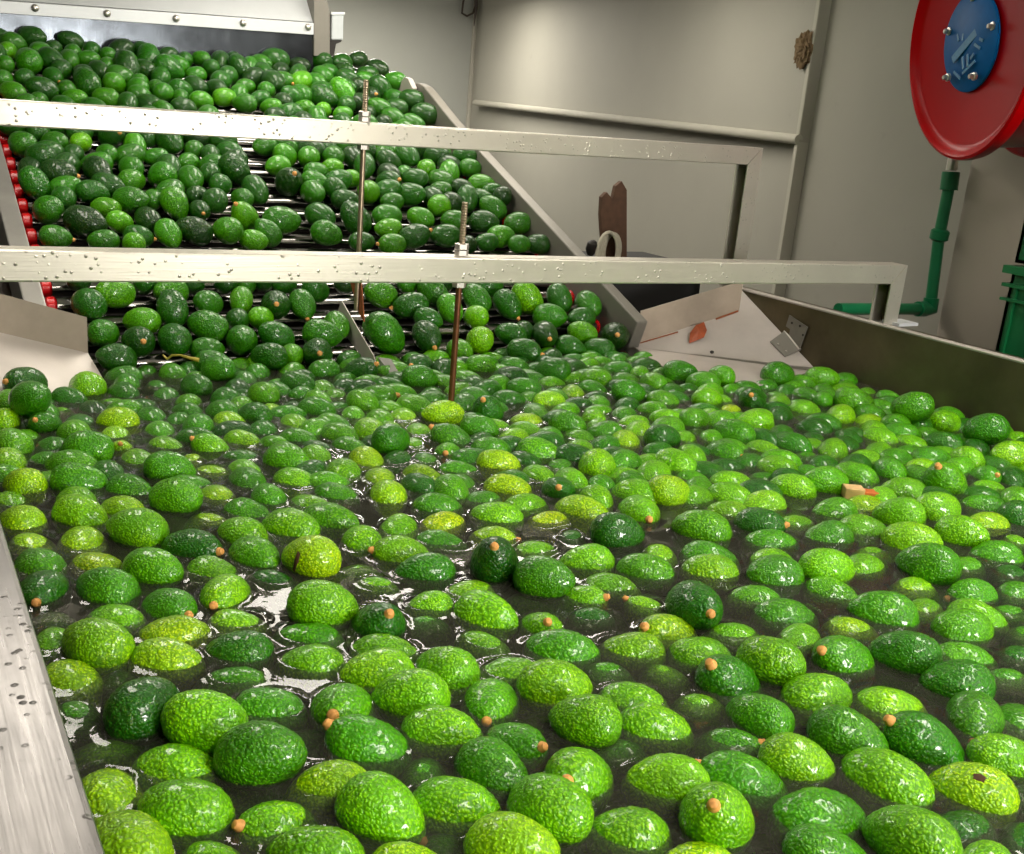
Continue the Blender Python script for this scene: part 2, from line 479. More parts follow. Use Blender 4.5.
conv = thing('roller_conveyor', 'inclined roller conveyor lifting avocados out of the water', 'conveyor', (1.25, 3.6, FLOOR))
CX0, CX1, S0, S1 = 0.415, 2.085, -0.30, 2.46
PITCH = 0.092
rl = MB().tube([(-(CX1 - CX0) / 2, 0, 0), ((CX1 - CX0) / 2, 0, 0)], 0.0235, 18).build('roller', M['roller'], None, smooth=True)
rcap = MB().lathe((-(CX1 - CX0) / 2 - .001, 0, 0), (-1, 0, 0), [(0, .022), (.006, .027), (.024, .026), (.030, .016)], 18).build('end_cap', M['red'], None, smooth=True)
rcap2 = MB().lathe(((CX1 - CX0) / 2 + .001, 0, 0), (1, 0, 0), [(0, .022), (.006, .027), (.012, .026), (.015, .016)], 18).build('end_cap', M['red'], None, smooth=True)
n = int((S1 - S0) / PITCH)
for i in range(n):
    r_ = rl if i == 0 else rl.copy()
    if i: col.objects.link(r_)
    r_.location = Vector(cp((CX0 + CX1) / 2, S0 + i * PITCH, -0.026)); r_.parent = conv
    r_.matrix_parent_inverse = Matrix.Translation(conv.location).inverted()
    for q in (rcap, rcap2):
        c_ = q if i == 0 else q.copy()
        if i: col.objects.link(c_)
        c_.parent = r_; c_['label'] = 'red plastic cap'
def side(x0, x1, pts, name, mat, bev=0.004, label=None):
    o = MB().prism([cp(x0, s, h) for s, h in pts], (x1 - x0, 0, 0)).build(name, mat, conv, bevel=bev)
    if label: o['label'] = label
side(0.322, 0.375, [(-.28, -.08), (S1, -.08), (S1, .045), (-.28, .045)], 'side_rail', M['steel_rail'])
GX = 1.60 * K
side(GX - 0.045, GX, [(-.02, -.09), (1.93, -.09), (1.93, .05), (1.91, .09), (1.86, .118), (1.80, .128), (1.70, .124), (1.5, .112), (-.01, .108)], 'side_guard', M['steel_guard'], 0.005, 'pale guard with a rounded top end')
side(GX - 0.075, GX - 0.050, [(1.84, .0), (1.96, .0), (1.96, .08), (1.94, .108), (1.90, .118), (1.84, .10)], 'guard_end', M['steel_plate'], 0.003)
side(0.38, GX - .06, [(-.25, -.16), (S1, -.16), (S1, -.15), (-.25, -.15)], 'drip_pan', M['dark'], 0)
hz_ = ony(650, 266, 2.98).z
MB().box((GX + .012, 2.98, FLOOR), (2.66, 3.35, hz_)).build('drive_housing', M['rubber'], conv, bevel=.01)
side(0.0, .30, [(.05, -.7), (2.3, -.7), (2.3, -.12), (.05, -.10)], 'frame_beam', M['dark'], .01)
for x in (0.35, GX):
    for s in (1.0, 2.3):
        p = cp(x, s, -.08); MB().box((x - .03, p[1] - .03, FLOOR), (x + .03, p[1] + .03, p[2])).build('leg', M['steel_plate'], conv)

# guide plates on both sides of the conveyor mouth (folded sheet: ramp below, upright flange above)
Ar = Vector((XR - .003, 2.313, 0.0)); Br = onz(634, 347, 0.0); Cr = Vector((XR - .003, 2.697, 0.186))
NR = (Ar - Br).cross(Cr - Br).normalized()
if NR.z < 0: NR = -NR


def plate_thing(label, p0, nrm, fold_l, fold_r, toe_l, toe_r, top, fl_h, name='guide_plate', hi=None):
    t = thing(name, label, 'guide plate', fold_l)
    down = (toe_l - fold_l).normalized()
    pts = [fold_l, fold_r] + (hi or []) + [toe_r, toe_l]
    MB().prism(pts, -nrm * 0.003).build('ramp', M['steel_plate'], t)
    up = Vector((0, 0, 1)); ed = (fold_r - fold_l); pn = Vector((ed.y, -ed.x, 0)).normalized() * 0.003
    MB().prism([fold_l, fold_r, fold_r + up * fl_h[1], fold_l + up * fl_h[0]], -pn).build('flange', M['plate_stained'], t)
    return t


grad = Vector((NR.x * NR.z, NR.y * NR.z, -(NR.x ** 2 + NR.y ** 2))).normalized()   # steepest descent on the ramp
fl, fr_ = onplane(637, 343, Br, NR), onplane(739, 311, Br, NR)
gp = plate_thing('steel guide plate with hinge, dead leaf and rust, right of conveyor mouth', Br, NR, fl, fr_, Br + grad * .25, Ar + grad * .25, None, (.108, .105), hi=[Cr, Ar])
toe = [on for on in (onz(634, 347, .012), onz(667, 369, .014), onz(757, 386, .014), onz(812, 371, .014))]
tag(MB().prism(toe, (0, 0, -.003)).build('toe', M['steel_plate'], gp), 'flat wet lip of the plate')
def on_ramp(px, py, off=0.002): return onplane(px, py, Br + NR * off, NR)
e1, e2 = on_ramp(640, 343, .004), on_ramp(678, 332, .004)
tag(MB().tube([e1, e2], .0022, 6).build('rust_seam', M['rust'], gp), 'orange rust along the fold')
e1, e2 = on_ramp(716, 319, .004), on_ramp(738, 311, .004)
tag(MB().tube([e1, e2], .003, 6).build('weld_seam', M['rust'], gp), 'rusty weld')
for q in ((712, 352),):
    p = on_ramp(*q, .002); MB().lathe(p - NR * .001, NR, [(0, .007), (.0015, .007)], 14).build('bolt_hole', M['dark'], gp)
# hinge between ramp and tank wall
hg = thing('hinge', 'steel butt hinge joining ramp plate to the tank wall', 'hinge', on_ramp(795, 350))
p1, p2 = on_ramp(785, 331, .006), on_ramp(800, 350, .006)
MB().tube([p1, p2], .006, 10).build('pin', M['nut'], hg, smooth=True)
q1, q2 = on_ramp(770, 342, .003), on_ramp(785, 357, .003)
MB().prism([p1, p2, q2, q1], NR * .003).build('leaf', M['steel_guard'], hg)
w1, w2 = onx(790, 315, XR - .004), onx(808, 327, XR - .004)
MB().prism([p1 + Vector((0, 0, .004)), p2 + Vector((0, 0, .004)), w2, w1], (-.003, 0, 0)).build('leaf', M['steel_guard'], hg)
for q in ((778, 344), (786, 351), (791, 339)):
    p = on_ramp(*q, .007); MB().lathe(p, NR, [(0, .004), (.002, .003)], 10).build('screw', M['nut'], hg)
for q in ((792, 323), (800, 326), (803, 335)):
    p = onx(*q, XR - .009); MB().lathe(p, (-1, 0, 0), [(0, .004), (.001, .004)], 10).build('screw_hole', M['dark'], hg)
# dead leaf lying on the fold
lf = MB(); P = [on_ramp(*q, .012 + .006 * ((i % 3) - 1)) for i, q in enumerate(((689, 343), (690, 333), (696, 325), (704, 322), (707, 330), (704, 337), (697, 340)))]
cc = sum(P, Vector()) / len(P) + NR * .012
lf.add([cc] + P + [cc - NR * .002] + [p - NR * .002 for p in P],
       [(0, i + 1, (i + 1) % 7 + 1) for i in range(7)] + [(8, (i + 1) % 7 + 9, i + 9) for i in range(7)] + [(i + 1, i + 9, (i + 1) % 7 + 9, (i + 1) % 7 + 1) for i in range(7)])
tag(lf.build('dead_leaf', M['leaf']), 'curled orange brown dead leaf lying on the right guide plate', 'leaf')
tg = MB().tube([on_ramp(735, 367, .006), on_ramp(742, 371, .010), on_ramp(750, 381, .006)], [.006, .004, .002], 8)
tag(tg.build('twig', M['dark'], smooth=True), 'short dark twig lying at the wet foot of the guide plate', 'twig')

NLp = Vector((-NR.x, NR.y, NR.z)); Wl = onz(90, 384, 0.0)
fl, fr_ = onplane(-45, 322, Wl, NLp), onplane(88, 353, Wl, NLp)
gradl = Vector((-grad.x, grad.y, grad.z))
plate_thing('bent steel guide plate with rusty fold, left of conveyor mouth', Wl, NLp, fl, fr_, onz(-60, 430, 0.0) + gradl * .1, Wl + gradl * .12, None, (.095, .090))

# divider blade between the two lanes
X9 = 0.866 * K
dv = thing('lane_divider', 'thin steel divider blade between the two conveyor lanes', 'divider', (X9, 2.6, 0))
MB().prism([onx(341, 300, X9), onx(373, 355, X9), onx(383, 374, X9) - Vector((0, 0, .03)), onx(345, 303, X9) - Vector((0, 0, .09)), onx(338, 300, X9) - Vector((0, 0, .04))], (.003, 0, 0)).build('blade', M['steel_plate'], dv)
MB().prism([onx(378, 357, X9), onx(391, 359, X9 + .02), onx(402.6, 379.5, X9 + .02), onx(399, 384, X9 + .01), onx(383, 373.6, X9)], (0, 0, -.003)).build('bent_tip', M['steel_rail'], dv)
tag(MB().prism([onx(350, 281, X9 + .004), onx(361, 281, X9 + .004), onx(364, 322, X9 + .004), onx(358, 312, X9 + .004)], (.003, 0, 0)).build('hanger', M['rust'], dv), 'rusty brown hanger tab')

# ------------------------------------------------------------------ overhead bars with threaded rods
def rodnut(mb, x, y, z, up=1):
    mb.lathe((x, y, z), (0, 0, up), [(0, .016), (.001, .0165), (.012, .0165), (.013, .014)], 6)


def hexnut(x, y, z, up, par): m_ = MB(); rodnut(m_, x, y, z, up); return m_.build('nut', M['nut'], par)


def portal(name, label, Y, zl, zr, w_, xr, foot_z, rodx, rz0, rz1, rmat):
    """square tube lying across the machine (top edge zl at its left end, zr at the right) on two legs"""
    t = thing(name, label, 'steel bar', (xr, Y, foot_z))
    h = w_ / 2; x0 = -.22
    def top(x): return zl + (zr - zl) * (x - .2) / (xr - .2)
    def bot(x): return top(x) - w_
    m_ = MB(); m_.prism([(x0 + w_, Y - h, bot(x0 + w_)), (xr - w_, Y - h, bot(xr - w_)), (xr, Y - h, top(xr)), (x0, Y - h, top(x0))], (0, w_, 0)); m_.build('crossbar', M['steel_bar'], t, bevel=.0035)
    m_ = MB(); th = .004; e = .0005      # right leg: folded channel, open on the inner side
    for yy in (Y - h, Y + h - th):
        m_.prism([(xr - w_ + e, yy, bot(xr - w_) - e), (xr - w_ + e, yy, foot_z), (xr + e, yy, foot_z), (xr + e, yy, top(xr) - e)], (0, th, 0))
    m_.prism([(xr - th, Y - h + th, top(xr) - .008), (xr - th, Y - h + th, foot_z), (xr, Y - h + th, foot_z), (xr, Y - h + th, top(xr) - .004)], (0, w_ - 2 * th, 0))
    m_.build('leg', M['steel_bar'], t)
    tag(MB().box((xr - th - .002, Y - h + th + .001, foot_z), (xr - th - .0005, Y + h - th - .001, bot(xr) - .004)).build('leg_shade', M['steel_dark'], t), 'dark sheet for the shade inside the channel leg')  # dark sheet stands in for the shade inside the open channel
    m_ = MB(); m_.prism([(x0 + w_, Y - h, bot(x0 + w_) - e), (x0, Y - h, top(x0) - e), (x0, Y - h, foot_z), (x0 + w_, Y - h, foot_z)], (0, w_, 0)); m_.build('leg', M['steel_bar'], t, bevel=.0035)
    z0, z1 = bot(rodx), top(rodx)
    MB().tube([(rodx, Y, rz0), (rodx, Y, z0 - .001)], .0075, 12).build('threaded_rod', rmat, t, smooth=True)
    m_ = MB(); pts = []; rr = []
    for i in range(int((rz1 - z1) / .003)): pts.append((rodx, Y, z1 + .001 + i * .003)); rr.append(.0075 if i % 2 else .0066)
    m_.tube(pts, rr, 12); tag(m_.build('threaded_rod', M['rodclean'], t), 'upper rod end standing above the bar')
    hexnut(rodx, Y, z1 + .001, 1, t); hexnut(rodx, Y, z1 + .015, 1, t); hexnut(rodx, Y, z0 - .001, -1, t)
    return t


pf = portal('overhead_bar', 'nearer square steel bar with water drops and rusty rod across tank', 1.57 * K, .2925 * K, .2760 * K, .0435 * K, 1.98 * K, ZT + .002, .857 * K, .022 * K, .379 * K, M['rod'])
pb = portal('overhead_bar', 'farther square steel bar crossing above the roller conveyor', 2.03 * K, .4755 * K, .497 * K, .0435 * K, 1.935 * K, ZT + .002, X9, .10 * K, .568 * K, M['rodclean'])
MB().box((1.965 * K, 1.57 * K - .055, ZT + .001), (2.03 * K, 1.57 * K + .01, ZT + .010)).build('foot_pad', M['hood'], pf)

# ------------------------------------------------------------------ hopper hood at the top of the conveyor
HY = 3.5 * K
hood = thing('outfeed_hood', 'steel hood with bolted strip over dark polished panel, conveyor top', 'machine hood', ony(0, 60, HY))
def hp(px, py, dy=0.0): return ony(px, py, HY + dy)
MB().prism([hp(-60, 8), hp(313, 33), hp(313, 75), hp(-60, 75)], (0, .004, 0)).build('panel', M['polished'], hood)
MB().prism([hp(-60, -4, -.012), hp(314, 23, -.012), hp(314, 35, -.012), hp(-60, 9, -.012)], (0, .012, 0)).build('strip', M['hood'], hood, bevel=.002)
a, b = hp(-60, -5), hp(314, 22)
MB().prism([a, b, b + Vector((0, .25, .30)), a + Vector((0, .25, .30))], (0, .004, -.003)).build('cover', M['hood'], hood)
e = hp(314, -14, -.02); g = hp(330, 56, -.02)
MB().prism([hp(314, -2, -.015), hp(318, -12, -.015), hp(328, 3, -.015), hp(330, 14, -.015), hp(330, 56, -.015), hp(314, 56, -.015)], (0, .30, 0)).build('end_plate', M['steel_guard'], hood, bevel=.003)
for q in ((-30, 3), (35, 8), (107, 13.5), (176, 18.5), (243, 23), (308, 27)):
    MB().lathe(hp(*q, -.013), (0, -1, 0), [(0, .014), (.004, .0145), (.009, .011), (.012, .004)], 14).build('bolt', M['nut'], hood, smooth=True)
jb = thing('junction_box', 'pale grey junction box on the side of the steel hood', 'electrical box', hp(336, 40))
MB().prism([hp(332, 13), hp(344, 13), hp(343.5, 40), hp(331.5, 40)], (0, .10, 0)).build('box_body', M['box'], jb, bevel=.006)
MB().prism([hp(331, 12, -.004), hp(345, 12, -.004), hp(345, 15, -.004), hp(331, 15, -.004)], (0, .108, 0)).build('cover_lip', M['hood'], jb, bevel=.002)
MB().prism([hp(329, 40), hp(342, 40), hp(341, 42), hp(336, 44), hp(334, 56), hp(330, 56)], (0, .03, 0)).build('bracket', M['dark'], jb)

# ------------------------------------------------------------------ hose reel, pipe, crates, bits on the wall
RN = Vector((-0.925, 0.38, -0.11)).normalized()            # the disc looks this way
RC = onwall(977, 42, 0.42)
dep = (RC - EYE).dot(FW); RR = 115 * dep / F_PX
reel = thing('hose_reel', 'glossy red hose reel with blue centre plate on the wall', 'hose reel', RC)
rs = RN
MB().lathe(RC, -rs, [(-.012, RR * .86), (-.016, RR * .90), (-.026, RR * .93), (-.034, RR * .965), (-.030, RR * .99), (-.012, RR), (.004, RR * .995), (.010, RR * .97), (.010, RR * .3)], 96).build('front_disc', M['redpaint'], reel, smooth=True)
MB().lathe(RC - rs * .011, -rs, [(0, RR * .9), (.20, RR * .9)], 64).build('hose_coil', M['darkred'], reel, smooth=True)
MB().lathe(RC - rs * .212, -rs, [(0, RR * .98), (.006, RR), (.02, RR), (.024, RR * .96)], 96).build('back_disc', M['redpaint'], reel, smooth=True)
MB().lathe(RC - rs * .237, -rs, [(0, .03), (.18, .03)], 24).build('axle', M['dark'], reel, smooth=True)
hb = MB().lathe(RC + rs * .0165, rs, [(0, RR * .415), (.006, RR * .415), (.010, RR * .40), (.010, .001)], 64).build('hub_plate', M['blue'], reel, smooth=True)
upv = Vector((0, 0, 1)); sv = rs.cross(upv).normalized()
for k in range(5):
    a_ = math.radians(90 + 72 * k); p = RC + rs * .027 + (sv * math.cos(a_) + upv * math.sin(a_)) * RR * .355
    MB().lathe(p, rs, [(0, .013), (.008, .013), (.009, .008), (.02, .008), (.022, .005)], 6).build('bolt', M['nut'], hb)
mk = MB()      # worn raised markings: a diagonal band with short strokes either side
def hbp(u, v): return RC + rs * .028 - sv * u * RR + upv * v * RR
def stroke(u0, v0, u1, v1, w_=.012):
    a_, b_ = hbp(u0, v0), hbp(u1, v1); d_ = (b_ - a_); L_ = d_.length; d_.normalize()
    mk.obox((a_ + b_) / 2, d_, rs.cross(d_), rs, L_ / 2, w_ * RR, .0015)
stroke(-.20, -.14, .20, .16, .035)
for (u0, v0, u1, v1) in ((.02, .25, .05, .16), (.05, .16, .10, .27), (-.22, .10, -.16, .02), (-.12, .14, -.10, .02), (.10, -.02, .20, -.06), (.16, .02, .22, .0), (-.05, -.12, .0, -.22), (.02, -.10, .06, -.20), (.08, -.14, .12, -.10), (-.14, -.24, -.02, -.30), (.0, -.26, .16, -.16)):
    stroke(u0, v0, u1, v1)
mk.build('raised_marking', M['bluelight'], hb)

PP = [onwall(951, 172, .14), onwall(948, 205, .14), onwall(939, 237, .14), onwall(934, 280, .14), onwall(930, 309, .14)]
pipe = thing('water_pipe', 'green plastic water pipe rising to the red hose reel', 'pipe', PP[-1])
rp = 5.8 * ((PP[0] - EYE).dot(FW)) / F_PX
ptop = onwall(953.5, 158, .14)
MB().tube([ptop, PP[0] + (ptop - PP[0]) * .1], rp * .95, 12).build('valve_fitting', M['nut'], pipe, smooth=True)
MB().tube([PP[0], onwall(948.5, 190, .14)], rp * 1.5, 10).build('collar', M['pipe'], pipe, smooth=True)
MB().tube([onwall(948.5, 189, .14), PP[2], PP[4]], rp, 14).build('riser', M['pipe'], pipe, smooth=True)
MB().tube([onwall(941, 229, .14), onwall(940.5, 231, .14), onwall(938.5, 239, .14), onwall(938, 241, .14)], [rp * 1.15, rp * 1.6, rp * 1.6, rp * 1.15], 14).build('coupling', M['pipe'], pipe, smooth=True)
el = PP[4]; hz = onz(838, 309, el.z + .012); BD = (hz - el).normalized()
MB().tube([onwall(931.5, 298, .14), el, el + BD * .03, el + BD * .07], rp * 1.35, 14).build('elbow', M['pipe'], pipe, smooth=True)
MB().tube([el + BD * .06, hz], rp, 14).build('branch', M['pipe'], pipe, smooth=True)

ct = onwall(996.5, 345, .52)
for k in range(5):
    z0 = FLOOR + k * .335
    cr = thing('plastic_crate', ['dark green plastic crate at the very bottom of the stack', 'dark green plastic crate second from the stack bottom', 'dark green plastic crate in the middle of the stack', 'dark green plastic crate below the topmost one, far right', 'topmost dark green plastic crate in the stack, right edge'][k], 'crate', (ct.x + .2, ct.y - .3, z0), 'stacked green crates')
    x0, y0, x1, y1 = ct.x, ct.y - .56, ct.x + .36, ct.y
    m_ = MB(); T = .01; H = .325
    m_.box((x0, y0, z0), (x1, y1, z0 + T))
    for (a, b) in (((x0, y0), (x1, y0 + T)), ((x0, y1 - T), (x1, y1)), ((x0, y0), (x0 + T, y1)), ((x1 - T, y0), (x1, y1))):
        m_.box((a[0], a[1], z0), (b[0], b[1], z0 + H))
    for i in range(7):
        yy = y0 + .02 + i * (.56 - .05) / 6; m_.box((x0 - .010, yy, z0 + .03), (x0, yy + .008, z0 + H - .05))
        xx = x0 + .02 + i * (.36 - .05) / 6; m_.box((xx, y1, z0 + .03), (xx + .008, y1 + .010, z0 + H - .05)); m_.box((xx, y0 - .01, z0 + .03), (xx + .008, y0, z0 + H - .05))
    m_.build('crate_body', M['crate'], cr)
    m_ = MB()
    for zz, hh, ov in ((H - .022, .022, .02), (H - .06, .010, .016), (H - .10, .008, .014)):
        m_.box((x0 - ov, y0 - ov, z0 + zz), (x0 - .0005, y1 + ov, z0 + zz + hh)); m_.box((x1 + .0005, y0 - ov, z0 + zz), (x1 + ov, y1 + ov, z0 + zz + hh))
        m_.box((x0, y0 - ov, z0 + zz), (x1, y0 - .0005, z0 + zz + hh)); m_.box((x0, y1 + .0005, z0 + zz), (x1, y1 + ov, z0 + zz + hh))
    m_.build('rim', M['crate'], cr)

# mud nest on the wall seam
bm = bmesh.new(); bmesh.ops.create_icosphere(bm, subdivisions=4, radius=1.0)
nc = onwall(804.5, 50, .06)
for v in bm.verts:
    d = v.co.normalized(); h = 1 + .35 * noise.noise(d * 3.1) + .28 * noise.noise(d * 9)
    v.co = WD * (-d.x * .050 * h) + Vector((0, 0, d.z * .070 * h)) - WN * (max(d.y, -.05) * .03 * h)
me = bpy.data.meshes.new('mud_nest'); bm.to_mesh(me); bm.free(); me.materials.append(M['nest'])
o = bpy.data.objects.new('mud_nest', me); col.objects.link(o); o.location = nc
tag(o, 'ragged brown dried mud nest stuck beside the wall seam', 'mud nest')
# wire hanging on the wall near the corner
def fw_(px, py, d=.10): return ony(px, py, FY - d)
wp_ = [fw_(477, -12), fw_(476, 4), fw_(473, 13), fw_(467, 16), fw_(462, 13), fw_(463, 3), fw_(466, -10)]
m_ = MB().tube(wp_, .008, 8); m_.tube([fw_(476, -12, .12), fw_(476, 8, .12), fw_(474, 26, .12)], [.014, .012, .002], 8)
tag(m_.build('loose_wire', M['cable'], smooth=True), 'loop of dark wire hanging on the wall at the top edge', 'wire')

# torn brown board and pale coiled hose behind the guard
BYY = 3.15
def bp(px, py, dy=0): return ony(px, py, BYY + dy)
outl = [(627, 262), (627, 190), (622, 181), (616, 186), (613, 199), (607, 192), (602, 197), (601, 215), (604, 262)]
hbd = MB().prism([bp(*q) for q in outl], (0, .02, 0)); 
tag(hbd.build('torn_board', M['brown'], bevel=.002), 'torn dark brown board standing upright behind the conveyor guard', 'board')
hs = MB()
cq = bp(607, 252, -.05)
for k in range(5):
    pts = []
    for i in range(25):
        a_ = math.pi * 2 * i / 24; pts.append(cq + Vector((.045 * math.cos(a_) * (1 - .05 * k) - .022 + k * .016, -.03 + k * .014, .075 * math.sin(a_) * (1 - .04 * k))))
    hs.tube(pts, .0065, 8, caps=False)
tag(hs.build('coiled_hose', M['rope'], smooth=True), 'pale coiled hose hanging against the torn brown board', 'hose')
kn = MB().lathe(bp(592, 247, -.06), (0, -.3, 1), [(-.03, .012), (-.01, .022), (.015, .02), (.025, .008)], 14)
tag(kn.build('hose_fitting', M['dark'], smooth=True), 'small dark glossy fitting left of the coiled hose', 'fitting')

# stalk on the rollers and a chip of wood in the water
stp = [ony(163, 355, 2.62), ony(167, 359, 2.61), ony(172, 355.5, 2.60), ony(180, 355, 2.58), ony(190, 358, 2.56), ony(199, 360, 2.55)]
tag(MB().tube(stp, [.002, .003, .0028, .0025, .004, .006], 8).build('avocado_stalk', M['stalk'], smooth=True), 'curved yellow stalk lying across the lowest visible rollers', 'stalk')
wc = onz(853, 492, .012)
wcx = thing('wood_chip', 'small beige block of wood with an orange end between avocados', 'wood chip', wc)
MB().obox(wc, (.85, -.53, 0), (.53, .85, 0), (0, 0, 1), .02, .016, .012).build('block', M['wood'], wcx, bevel=.002)
MB().obox(wc + Vector((.036, -.022, -.003)), (.85, -.53, 0), (.53, .85, 0), (0, 0, 1), .022, .013, .009).build('orange_end', M['wood2'], wcx, bevel=.002)

